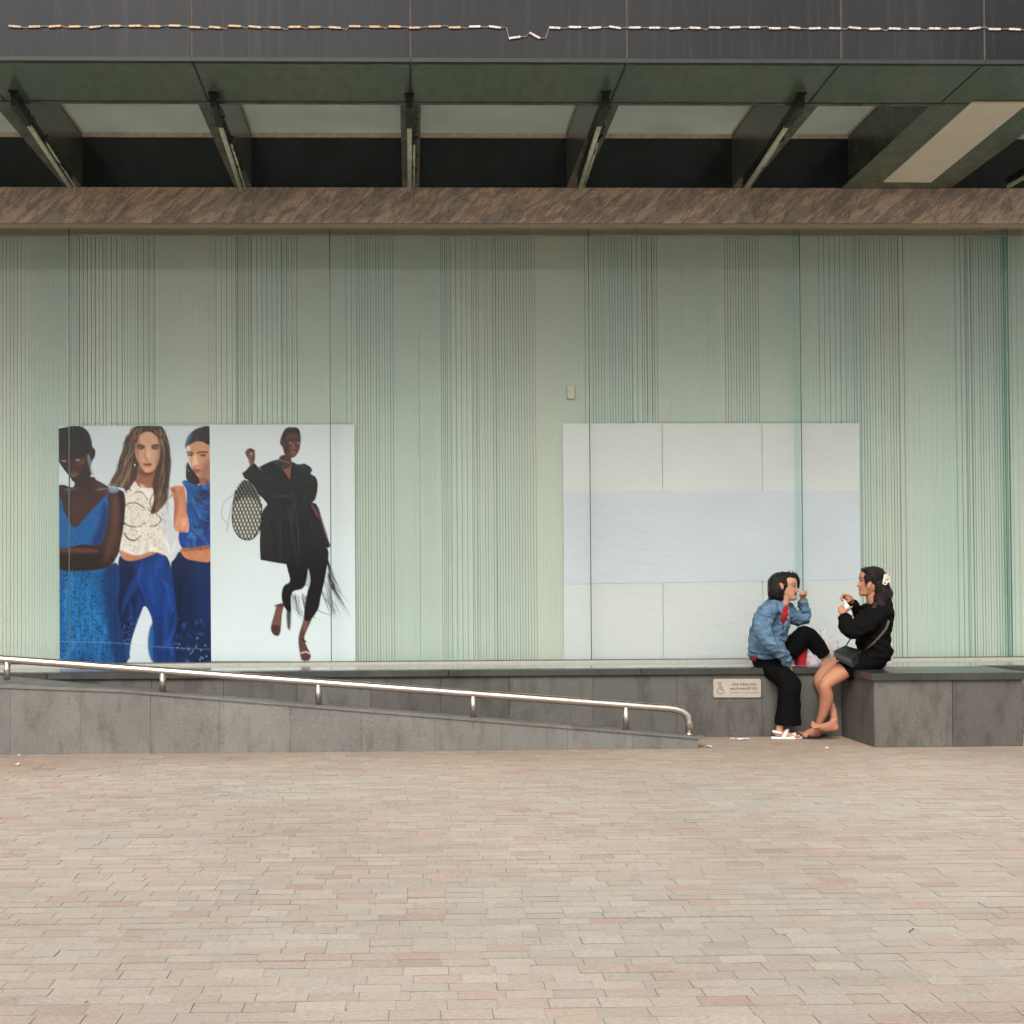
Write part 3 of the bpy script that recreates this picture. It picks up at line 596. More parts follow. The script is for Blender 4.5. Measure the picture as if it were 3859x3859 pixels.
for i in range(120):
    sd2 = -1 if rp.random() < .6 else 1; t = rp.random(); x0_, y0_ = (635-30*t, 120+200*t) if sd2 < 0 else (835+25*t, 160+220*t); P = []; L_ = rp.uniform(180, 380)
    for q in range(7): P.append((x0_+sd2*(-1)*0+ (q/6)*(-120 if sd2 < 0 else 10)*(.4+t)+8*sin(q*1.7+t*20), y0_+L_*q/6))
    P = [p for p in P if p[1] < (545 if sd2 < 0 else 720)]
    if len(P) > 2: A.line(P, rp.uniform(1.6, 3.4), c8(*rp.choice([(140, 118, 96), (44, 34, 30), (92, 70, 54), (70, 54, 46)])), .8, taper=True)
def along(path, n, off, L_, cols, s0):
    r_ = random.Random(s0); Q = smooth_pts(path, 8)
    for i in range(n):
        k0 = r_.randrange(0, max(1, len(Q)-L_)); o = r_.uniform(*off); ph = r_.uniform(0, 6); am = r_.uniform(4, 13)
        P = [(Q[k][0]+o+am*sin(k*.55+ph), Q[k][1]+r_.uniform(-2, 2)) for k in range(k0, min(len(Q), k0+L_), 2)]
        if len(P) > 2: A.line(P, r_.uniform(1.6, 4), c8(*r_.choice(cols)), .85, taper=True)
HC = [(150, 128, 104), (52, 40, 34), (104, 80, 62), (78, 60, 50), (60, 46, 40)]
along([(640, 100), (590, 180), (560, 280), (520, 400), (470, 500), (430, 530)], 90, (-22, 60), 26, HC, 1)
along([(840, 110), (868, 220), (876, 380), (862, 520), (850, 620), (780, 720)], 90, (-50, 16), 26, HC, 2)
for x_, y_ in ((455, 525), (500, 545), (560, 560), (590, 545)): A.line([(x_+30, y_-60), (x_+12, y_-25), (x_, y_), (x_+14, y_+14)], 4, c8(90, 70, 54), .9)
A.line([(780, 560), (740, 640), (770, 720)], 3, c8(90, 62, 44)); A.line([(860, 560), (850, 640), (790, 720)], 3, c8(100, 70, 48)); A.line([(505, 520), (440, 505)], 3, c8(150, 132, 112), .7); A.ell(632, 372, 3.5, 9, c8(220, 220, 220))
# right model: arm, top, face, hair
arm = A.poly([(890, 548), (925, 525), (990, 530), (1004, 600), (1008, 720), (1024, 800), (1010, 856), (965, 868), (920, 842), (912, 780), (918, 640)], c8(196, 138, 108))
A.poly([(915, 560), (945, 640), (925, 800), (905, 800)], c8(140, 84, 64), .7, 10, clip=arm); A.ell(985, 790, 22, 34, c8(224, 178, 140), .7, 12, clip=arm); A.poly([(890, 548), (925, 540), (930, 590)], c8(120, 76, 62), .8, 3)
tp = A.poly([(975, 500), (1010, 485), (1100, 520), (1180, 480), (1180, 980), (1060, 975), (985, 985), (950, 930), (955, 860), (1012, 860), (1025, 800), (1006, 700), (1008, 560)], c8(20, 82, 144))
A.poly([(955, 870), (1040, 860), (1110, 800), (1180, 790), (1180, 985), (970, 985)], c8(28, 66, 140), .9, 16, clip=tp)
A.poly([(1050, 620), (1120, 560), (1180, 560), (1180, 640), (1100, 660), (1045, 700)], c8(26, 44, 88), .9, 10, clip=tp); A.poly([(1060, 830), (1180, 740), (1180, 860), (1040, 900)], c8(24, 40, 88), .8, 14, clip=tp)
for i in range(26):
    x_, y_ = rp.uniform(1010, 1175), rp.uniform(600, 930); r_ = rp.uniform(10, 24)
    A.line([(x_+r_*cos(a/3), y_+.7*r_*sin(a/3)) for a in range(0, 14)], 2.2, c8(*rp.choice([(20, 44, 98), (30, 70, 140), (66, 126, 196)])), .8, clip=tp)
A.poly([(965, 985), (1060, 975), (1180, 965), (1180, 1074), (1060, 1068), (990, 1045)], c8(188, 130, 98)); A.poly([(965, 985), (1180, 960), (1180, 985), (985, 1000)], c8(120, 74, 58), .7, 6)
A.poly([(1085, 440), (1178, 420), (1178, 500), (1120, 520), (1090, 500)], c8(150, 104, 84))
f2 = A.poly([(1012, 240), (1060, 205), (1120, 200), (1182, 210), (1182, 440), (1130, 462), (1082, 460), (1060, 420), (1040, 380), (1020, 320)], c8(192, 146, 120))
A.poly([(1010, 230), (1035, 250), (1040, 380), (1080, 455), (1050, 420)], c8(214, 222, 226), .8, 6, clip=f2); A.poly([(1130, 370), (1182, 320), (1182, 450), (1110, 460)], c8(120, 80, 66), .6, 14, clip=f2)
for ex, ey in ((1036, 300), (1130, 304)):
    A.ell(ex, ey-4, 24, 13, c8(90, 58, 48), .7, 4, clip=f2); A.ell(ex, ey, 15, 6, c8(30, 22, 22), .95, 1); A.ell(ex-3, ey, 4, 3, c8(200, 190, 186), .9)
A.line([(1014, 282), (1036, 276), (1056, 290)], 4.5, c8(46, 32, 28)); A.line([(1088, 286), (1120, 276), (1164, 280)], 5, c8(46, 32, 28))
A.poly([(1062, 300), (1082, 300), (1096, 366), (1070, 380), (1050, 370)], c8(226, 190, 162), .7, 5); A.ell(1078, 378, 12, 4, c8(96, 60, 52), .8, 2)
A.poly([(1046, 408), (1076, 400), (1112, 410), (1096, 432), (1066, 434)], c8(158, 96, 84), .95, 2); A.line([(1046, 410), (1080, 412), (1112, 412)], 2.2, c8(76, 42, 38))
h2 = A.poly([(1000, 250), (1010, 190), (1050, 130), (1110, 98), (1182, 96), (1182, 222), (1130, 205), (1090, 200), (1050, 215), (1015, 235)], c8(44, 44, 46))
A.poly([(1000, 250), (1008, 190), (1040, 140), (1050, 160), (1020, 220)], c8(84, 116, 136), .8, 6); A.line([(1086, 200), (1082, 150), (1100, 110)], 2, c8(150, 120, 100), .6)
A.poly([(1015, 350), (1035, 380), (1060, 420), (1100, 470), (1100, 510), (1060, 515), (1010, 480), (1004, 420)], c8(44, 40, 40)); A.line([(1020, 370), (995, 385)], 2, c8(60, 52, 50)); A.ell(1022, 412, 4, 4, c8(200, 200, 200))
folds(A, tp, 46, c8(14, 30, 78), c8(66, 136, 200), (960, 500, 1180, 980), (30, 120), (5, 12), .9, .6, 5); folds(A, arm, 12, c8(140, 86, 64), c8(222, 172, 138), (890, 540, 1020, 860), (60, 160), (6, 14), 1.5, .4, 6)
# left model: head, body, dress
sk = (66, 44, 40)
bd = A.poly([(60, 560), (180, 535), (205, 480), (320, 470), (345, 478), (420, 520), (470, 545), (530, 555), (560, 600), (556, 760), (530, 920), (505, 1030), (430, 1120), (340, 1140), (60, 1130)], c8(*sk))
dr = A.poly([(60, 1120), (300, 1125), (430, 1110), (500, 1090), (515, 1250), (500, 1400), (540, 1600), (560, 1812), (60, 1812)], c8(26, 98, 150))
folds(A, dr, 40, c8(14, 60, 110), c8(58, 140, 196), (70, 1130, 540, 1810), (160, 520), (8, 22), 1.6, .45, 7); folds(A, bd, 26, c8(28, 18, 20), c8(112, 74, 62), (80, 560, 560, 1120), (60, 200), (8, 20), 1.4, .4, 8)
A.poly([(400, 1110), (520, 1090), (515, 1300), (580, 1812), (480, 1812), (420, 1500)], c8(18, 44, 92), .85, 18, clip=dr); A.poly([(120, 1250), (300, 1200), (320, 1700), (140, 1700)], c8(44, 128, 184), .5, 40, clip=dr)
for i in range(11): xx = 110+i*40; A.line([(xx, 1160), (xx+rp.uniform(-15, 15), 1450), (xx+rp.uniform(-25, 25), 1800)], 5, c8(30, 74, 134), .35, clip=dr)
for i in range(640): A.ell(rp.uniform(85, 540), rp.uniform(1150, 1805), 5, 6, c8(14, 44, 92), .75, clip=dr)
A.poly([(60, 950), (330, 960), (440, 1010), (480, 1080), (340, 1138), (60, 1128)], c8(50, 32, 32), 1, 3); A.poly([(90, 975), (340, 985), (345, 1010), (90, 1005)], c8(112, 72, 60), .75, 9); A.line([(90, 1044), (300, 1058), (430, 1040)], 5, c8(24, 16, 20), .8)
A.poly([(470, 600), (515, 620), (500, 860), (440, 1060), (400, 1060), (460, 860)], c8(112, 70, 58), .6, 16, clip=bd); A.poly([(500, 560), (565, 600), (556, 760), (520, 960), (530, 700)], c8(20, 16, 20), .8, 10, clip=bd)
A.poly([(180, 640), (260, 640), (230, 790), (195, 800)], c8(92, 58, 50), .6, 16)
to = A.poly([(60, 600), (92, 620), (120, 720), (195, 828), (280, 740), (360, 660), (420, 600), (440, 690), (430, 780), (380, 945), (250, 950), (60, 950)], c8(22, 98, 156))
A.poly([(400, 640), (440, 700), (430, 800), (380, 950), (310, 950), (370, 800)], c8(18, 44, 100), .85, 12, clip=to)
for i in range(170): A.ell(rp.uniform(85, 430), rp.uniform(640, 945), 4.6, 5, c8(16, 50, 104), .7, clip=to)
A.line([(425, 620), (430, 585), (460, 545)], 5, c8(40, 84, 140)); A.poly([(440, 545), (480, 535), (515, 545), (510, 565), (460, 575)], c8(130, 150, 176), .85, 5); A.line([(350, 555), (450, 540)], 2.4, c8(150, 150, 165), .8); A.line([(120, 552), (210, 548)], 3, c8(120, 128, 140), .7); A.line([(350, 480), (470, 538)], 2.4, c8(130, 150, 170), .8)
hd = A.poly([(60, 130), (110, 100), (190, 88), (260, 98), (310, 160), (325, 240), (345, 262), (342, 310), (325, 340), (310, 400), (320, 440), (340, 480), (200, 500), (160, 460), (120, 410), (80, 350), (60, 300)], c8(48, 34, 34))
A.poly([(60, 130), (120, 95), (230, 90), (290, 130), (320, 230), (260, 220), (160, 190), (60, 220)], c8(34, 38, 44), .95, 8, clip=hd); A.line([(232, 92), (290, 130), (318, 210)], 5, c8(76, 100, 118), .55)
A.poly([(180, 330), (250, 340), (250, 420), (200, 450), (170, 400)], c8(86, 54, 46), .6, 14, clip=hd); A.poly([(240, 320), (280, 330), (262, 360), (225, 375)], c8(128, 78, 58), .6, 9, clip=hd); A.poly([(285, 300), (300, 300), (318, 360), (305, 400)], c8(140, 150, 172), .65, 5, clip=hd)
A.poly([(105, 290), (150, 300), (140, 370), (100, 330)], c8(80, 48, 44), .5, 12, clip=hd)
for ex, ey in ((112, 342), (214, 335)): A.ell(ex, ey, 24, 12, c8(14, 10, 12), .95, 2); A.ell(ex+1, ey+1, 14, 6, c8(205, 190, 186), .95); A.ell(ex-1, ey, 6, 6, c8(10, 8, 8), 1)
A.poly([(165, 340), (190, 340), (205, 395), (180, 405), (160, 395)], c8(72, 48, 44), .7, 6); A.poly([(156, 430), (190, 420), (219, 430), (202, 456), (175, 456)], c8(124, 84, 84), .95, 3); A.line([(165, 436), (212, 436)], 2.4, c8(22, 14, 18))
A.line([(316, 405), (330, 440)], 2.5, c8(150, 120, 70)); A.ell(322, 452, 15, 9, c8(205, 200, 196), .95, 1)
A.line([(80, 1655), (500, 1668), (700, 1690), (1180, 1716)], 1.6, c8(150, 172, 196), .6)
# ---- poster of the single model (origin 760,1560)
B = Print(56, 78, 1112, 1800, 4, c8(200, 209, 212))
B.poly([(56, 78), (1112, 78), (1112, 200), (56, 140)], c8(188, 196, 198), .5, 60, False); B.poly([(300, 900), (1112, 900), (1112, 1800), (56, 1800)], c8(206, 217, 222), .6, 90)
K = c8(14, 15, 18)
# fringes first
for i in range(34):
    t = rp.random(); x0_, y0_ = 905+20*t, 1000+260*t; x1_ = x0_+rp.uniform(60, 170)*t+20; y1_ = y0_+rp.uniform(120, 260)
    B.line([(x0_, y0_), ((x0_+x1_)/2+rp.uniform(-15, 15), (y0_+y1_)/2), (min(x1_, 1075), y1_)], 2.6, K, .8, taper=True)
for i in range(22):
    x0_ = rp.uniform(880, 960); B.line([(x0_-20, rp.uniform(1150, 1350)), (x0_+20, 1400), (x0_+rp.uniform(30, 70), rp.uniform(1430, 1500))], 1.8, K, .7, taper=True)
for i in range(26):
    x0_ = rp.uniform(650, 760); y0_ = rp.uniform(1300, 1340); B.line([(x0_, y0_), (x0_+rp.uniform(0, 40), y0_+110), (x0_+rp.uniform(20, 110), y0_+rp.uniform(140, 200))], 1.8, K, .75, taper=True)
for i in range(14): B.line([(745, 1060+i*14), (770+rp.uniform(-8, 8), 1072+i*14), (790, 1058+i*14)], 2.6, K, .8)
# legs, feet
B.poly([(590, 1380), (575, 1460), (560, 1600), (520, 1608), (492, 1560), (520, 1450), (540, 1390)], c8(112, 82, 74)); B.poly([(500, 1540), (560, 1545), (548, 1608), (508, 1600)], c8(70, 48, 44), .9, 4); B.line([(520, 1400), (545, 1388), (580, 1400)], 4, K)
B.poly([(760, 1400), (815, 1420), (790, 1500), (745, 1600), (740, 1640), (760, 1700), (785, 1750), (770, 1790), (720, 1788), (700, 1720), (695, 1620), (725, 1520)], c8(96, 66, 60)); B.line([(715, 1640), (752, 1655)], 4, K); B.line([(712, 1740), (748, 1730), (780, 1745)], 5, c8(190, 180, 176)); B.line([(715, 1785), (770, 1790)], 3, K)
B.poly([(760, 1420), (780, 1420), (750, 1560), (730, 1560)], c8(150, 112, 100), .6, 8)
B.poly([(615, 1070), (760, 1020), (745, 1250), (650, 1300), (640, 1440), (590, 1400), (572, 1320), (590, 1250), (635, 1210)], K); B.poly([(610, 1360), (640, 1400), (635, 1560), (612, 1540)], K, .9, 3)
B.poly([(755, 1000), (910, 980), (900, 1150), (860, 1330), (840, 1420), (780, 1500), (735, 1480), (760, 1300), (785, 1200)], c8(17, 15, 16)); B.line([(735, 1370), (860, 1440), (935, 1462)], 4, K, .9, taper=True)
# coat
co = B.poly([(345, 378), (385, 358), (402, 382), (430, 408), (412, 386), (470, 357), (510, 340), (552, 330), (575, 360), (600, 400), (638, 470), (650, 345), (700, 368), (745, 360), (790, 386), (803, 412), (788, 436), (822, 455), (838, 480), (842, 520), (838, 570), (822, 625), (800, 648), (826, 650), (850, 690), (870, 760), (905, 880), (933, 960), (920, 975), (860, 980), (800, 985), (760, 1030), (740, 1085), (620, 1096), (540, 1084), (420, 1062), (415, 960), (418, 860), (425, 760), (440, 700), (475, 655), (440, 615), (410, 585), (380, 540), (330, 478), (308, 470), (288, 432), (320, 408)], c8(16, 17, 20), smooth=False)
for P in ([(420, 400), (470, 470), (520, 560), (530, 640)], [(350, 400), (400, 470), (440, 560)], [(700, 400), (740, 470), (760, 560), (750, 640)], [(500, 680), (490, 850), (500, 1060)], [(560, 680), (570, 850), (560, 1080)], [(760, 680), (800, 820), (850, 960)], [(640, 660), (650, 850), (690, 1040)]): B.line(P, 7, c8(46, 49, 56), .55, clip=co); B.line([(x+12, y) for x, y in P], 5, c8(4, 4, 6), .6, clip=co)
folds(B, co, 60, c8(4, 4, 6), c8(52, 56, 64), (300, 380, 920, 1080), (60, 260), (5, 14), 1.4, .55, 9)
B.poly([(500, 345), (560, 335), (600, 400), (540, 370)], c8(40, 60, 76), .9, 4, clip=co); B.poly([(665, 350), (740, 365), (800, 410), (770, 420), (690, 390)], c8(36, 50, 64), .8, 6, clip=co)
B.poly([(420, 700), (470, 660), (480, 1050), (420, 1050)], c8(34, 36, 40), .7, 12, clip=co); B.line([(470, 650), (600, 660), (800, 645)], 4, c8(16, 16, 18), .9)
for P in ([(790, 640), (830, 660), (920, 960)], [(640, 500), (690, 760), (700, 1000)], [(430, 560), (520, 600), (640, 590)], [(760, 480), (835, 490)], [(290, 430), (400, 490)]): B.line(P, 3, c8(64, 68, 76), .8, clip=co)
B.poly([(790, 650), (820, 690), (850, 760), (830, 740)], c8(120, 66, 110), .95, 2); B.poly([(850, 720), (868, 760), (912, 890), (900, 890)], c8(140, 84, 128), .95, 2)
B.poly([(590, 400), (610, 360), (645, 370), (640, 470), (625, 460)], c8(130, 84, 68)); 
# head, neck
B.poly([(580, 300), (640, 300), (650, 350), (640, 380), (600, 400), (555, 340)], c8(70, 48, 46)); B.line([(560, 330), (640, 358), (650, 345)], 3, c8(150, 130, 110), .7)
h3 = B.poly([(582, 150), (610, 105), (650, 95), (700, 105), (718, 150), (718, 210), (705, 270), (675, 312), (640, 318), (600, 290), (585, 240), (568, 220), (570, 185)], c8(86, 58, 52))
B.poly([(575, 150), (610, 100), (650, 92), (700, 102), (718, 150), (700, 150), (640, 135), (600, 190), (580, 190)], c8(38, 34, 36), .95, 4, clip=h3); B.poly([(600, 190), (618, 200), (625, 280), (600, 280)], c8(46, 32, 32), .8, 6, clip=h3); B.ell(660, 238, 13, 22, c8(128, 88, 76), .6, 6)
for ex in (640, 696): B.line([(ex-14, 192), (ex+14, 190)], 4, c8(24, 16, 18)); B.ell(ex, 210, 15, 8, c8(18, 12, 14), .95, 1); B.ell(ex+3, 211, 8, 4, c8(200, 180, 176))
B.poly([(662, 214), (676, 214), (690, 256), (668, 262), (656, 254)], c8(124, 86, 76), .8, 4); B.ell(672, 260, 12, 4, c8(30, 18, 18), .8, 1)
B.poly([(640, 276), (665, 268), (688, 282), (670, 296), (650, 294)], c8(140, 84, 84)); B.line([(642, 279), (688, 284)], 2, c8(50, 26, 28)); B.ell(582, 268, 4, 12, c8(210, 210, 214))
# raised hand
B.poly([(312, 280), (340, 250), (372, 255), (385, 290), (380, 350), (350, 376), (335, 330)], c8(100, 72, 64)); B.line([(345, 262), (385, 268)], 4, c8(60, 42, 38)); B.ell(358, 290, 6, 7, c8(190, 180, 176)); B.poly([(335, 300), (352, 310), (360, 370), (348, 370)], c8(150, 110, 96), .7, 4)
# net bag
nb = B.poly([(240, 560), (300, 480), (350, 500), (400, 560), (432, 660), (425, 800), (400, 870), (350, 915), (280, 905), (235, 850), (216, 770), (222, 680)], c8(196, 194, 186))
B.poly([(240, 560), (300, 480), (350, 500), (400, 560), (432, 680), (380, 620), (300, 610), (245, 640)], c8(60, 60, 60), .75, 10, clip=nb)
for i in range(-6, 16):
    B.line([(150+i*26, 480), (230+i*26, 640), (340+i*26, 930)], 4.4, K, .95, clip=nb); B.line([(520-i*26, 480), (400-i*26, 660), (250-i*26, 930)], 4.4, K, .95, clip=nb)
B.line([(240, 560), (222, 680), (216, 770), (235, 850), (280, 905), (350, 915), (400, 870), (425, 800), (432, 660)], 4, K); B.line([(240, 580), (160, 640), (140, 740), (180, 800)], 1.8, c8(90, 96, 100), .8); B.line([(235, 590), (205, 700), (175, 860)], 2, c8(70, 76, 80), .8)
YPO = 9.60
def corners(x0, y0, x1, y1, x2, y2, x3, y3, Y): return [at(x0, y0, Y), at(x1, y1, Y), at(x2, y2, Y), at(x3, y3, Y)]
pa = A.sheet('model_poster', corners(221.5, 1605.5, 790, 1605.5, 796, 2498, 225, 2498, YPO), M['print'], None)
tag(pa, 'poster of three models in blue and white clothes on the facade', 'poster')
pb = B.sheet('model_poster', corners(790, 1601, 1336, 1600, 1340, 2492, 796, 2492, YPO-.0015), M['print'], None)
tag(pb, 'poster of one model in a black coat with a net bag', 'poster')
# ---- blank paper sheets on the right, with an overlapping bluish band
def paper(name, c, rough=.8):
    k = NM(name, rough, 0, .3); k.col(k.ramp(k.noise(1.6, detail=5), [(.3, mul(c, .96)), (.7, mul(c, 1.04))])); k.bump(k.noise(7, (1, 1, 2.5), detail=3), .004); return k.m
M['paper_grey'] = paper('grey_white_paper', (.50, .50, .495, 1)); M['paper_low'] = paper('white_paper', (.47, .475, .475, 1)); M['paper_blue'] = paper('bluish_paper', (.445, .465, .51, 1))
bp = empty('blank_poster', at(2680, 2040, YPO), 'blank white paper sheets pasted side by side on the facade', 'paper')
def psheet(x0, y0, x1, y1, m, Y, dy1=0):
    a, b, c_, d = at(x0, y0, Y), at(x1, y0+dy1, Y), at(x1+.009*(y1-y0), y1, Y), at(x0+.006*(y1-y0), y1, Y)
    MB().prism([a, d, c_, b], (0, .0012, 0)).build('paper_sheet', m, bp)
for a, b in ((2121, 2494), (2496.2, 2870), (2872.2, 3238)):
    psheet(a, 1596, b, 1900, M['paper_grey'], YPO+.002, -1); psheet(a+3, 2150, b+3, 2487, M['paper_low'], YPO+.002)
a, b, c_, d = at(2123, 1853, YPO-.001), at(3240, 1850, YPO-.001), at(3243, 2184, YPO-.001), at(2126, 2201, YPO-.001)
MB().prism([a, d, c_, b], (0, .0012, 0)).build('paper_band', M['paper_blue'], bp)

# ------------------------------------------------------------------ engraved sign on the low wall
YSN = YB-.014
sg = empty('access_sign', at(2778, 2595, YSN), 'small beige metal sign with a wheelchair symbol and Vietnamese text', 'sign')
def sp(x, y, Y=YSN): return at(2660+x/8.05, 2530+y/8.05, Y)        # drawing units of the sign
def rrect(x0, y0, x1, y1, r):
    P = []
    for cx_, cy_, a0 in ((x1-r, y0+r, -90), (x1-r, y1-r, 0), (x0+r, y1-r, 90), (x0+r, y0+r, 180)):
        for i in range(6): a = rad(a0+i*18); P.append((cx_+r*cos(a), cy_+r*sin(a)))
    return P
M['sign'] = simple('satin_sign_plate', (.42, .37, .31, 1), .4, .3, var=.08, scale=12); M['ink'] = simple('sign_engraving', (.03, .027, .024, 1), .7)
MB().prism([sp(*p) for p in rrect(230, 228, 1675, 792, 62)], (0, .012, 0)).build('plate', M['sign'], sg)
def stroke(P, w, closed=False):
    P = [sp(*p, YSN-.0006) for p in P]
    if closed: P.append(P[0])
    m = MB()
    for a, b in zip(P[:-1], P[1:]):
        u = (b-a).normalized(); n_ = Vector((-u.z, 0, u.x))*w; a = a-u*w*.5; b = b+u*w*.5
        m.prism([a-n_, b-n_, b+n_, a+n_], (0, .0004, 0))
    return m
sy = stroke([(413+40*cos(t*pi/9), 375+38*sin(t*pi/9)) for t in range(18)], .0016, True)
for P in ([(410, 440), (430, 548), (520, 548), (555, 655), (575, 650)], [(430, 432), (455, 445), (470, 500), (515, 500)], [(470, 500), (475, 545)]): q = stroke(P, .0018); n_ = len(sy.v); sy.v += q.v; sy.f += [tuple(n_+i for i in f) for f in q.f]; sy.mi += q.mi
q = stroke([(435+92*cos(rad(a)), 595+90*sin(rad(a))) for a in range(30, 245, 12)], .0018); n_ = len(sy.v); sy.v += q.v; sy.f += [tuple(n_+i for i in f) for f in q.f]; sy.mi += q.mi
sy.build('wheelchair_symbol', M['ink'], sg)
def text(body, x0, x1, ybase, h, name):
    cu = bpy.data.curves.new(name, 'FONT'); cu.body = body; cu.size = 1; cu.extrude = 0; cu.offset = .028 if h > 50 else 0
    o = bpy.data.objects.new(name, cu); COL.objects.link(o); bpy.context.view_layer.update()
    me = bpy.data.meshes.new_from_object(o.evaluated_get(bpy.context.evaluated_depsgraph_get())); COL.objects.unlink(o); bpy.data.objects.remove(o)
    v = np.array([w.co[:] for w in me.vertices]); lo, hi = v.min(0), v.max(0); a, b = sp(x0, ybase, YSN-.0006), sp(x1, ybase, YSN-.0006); sx = (b.x-a.x)/(hi[0]-lo[0])
    sz = (sp(x0, ybase-h, YSN).z-a.z)/.7
    for w in me.vertices: x_, z_ = w.co.x, w.co.y; w.co = (a.x+(x_-lo[0])*sx, YSN-.0006, a.z+z_*sz)
    return link(name, me, M['ink'], sg)
text('LỐI ĐI DÀNH CHO', 780, 1520, 430, 62, 'lettering'); text('NGƯỜI KHUYẾT TẬT', 735, 1560, 560, 62, 'lettering'); text('Footpath for the Handicapped', 740, 1560, 665, 40, 'lettering')
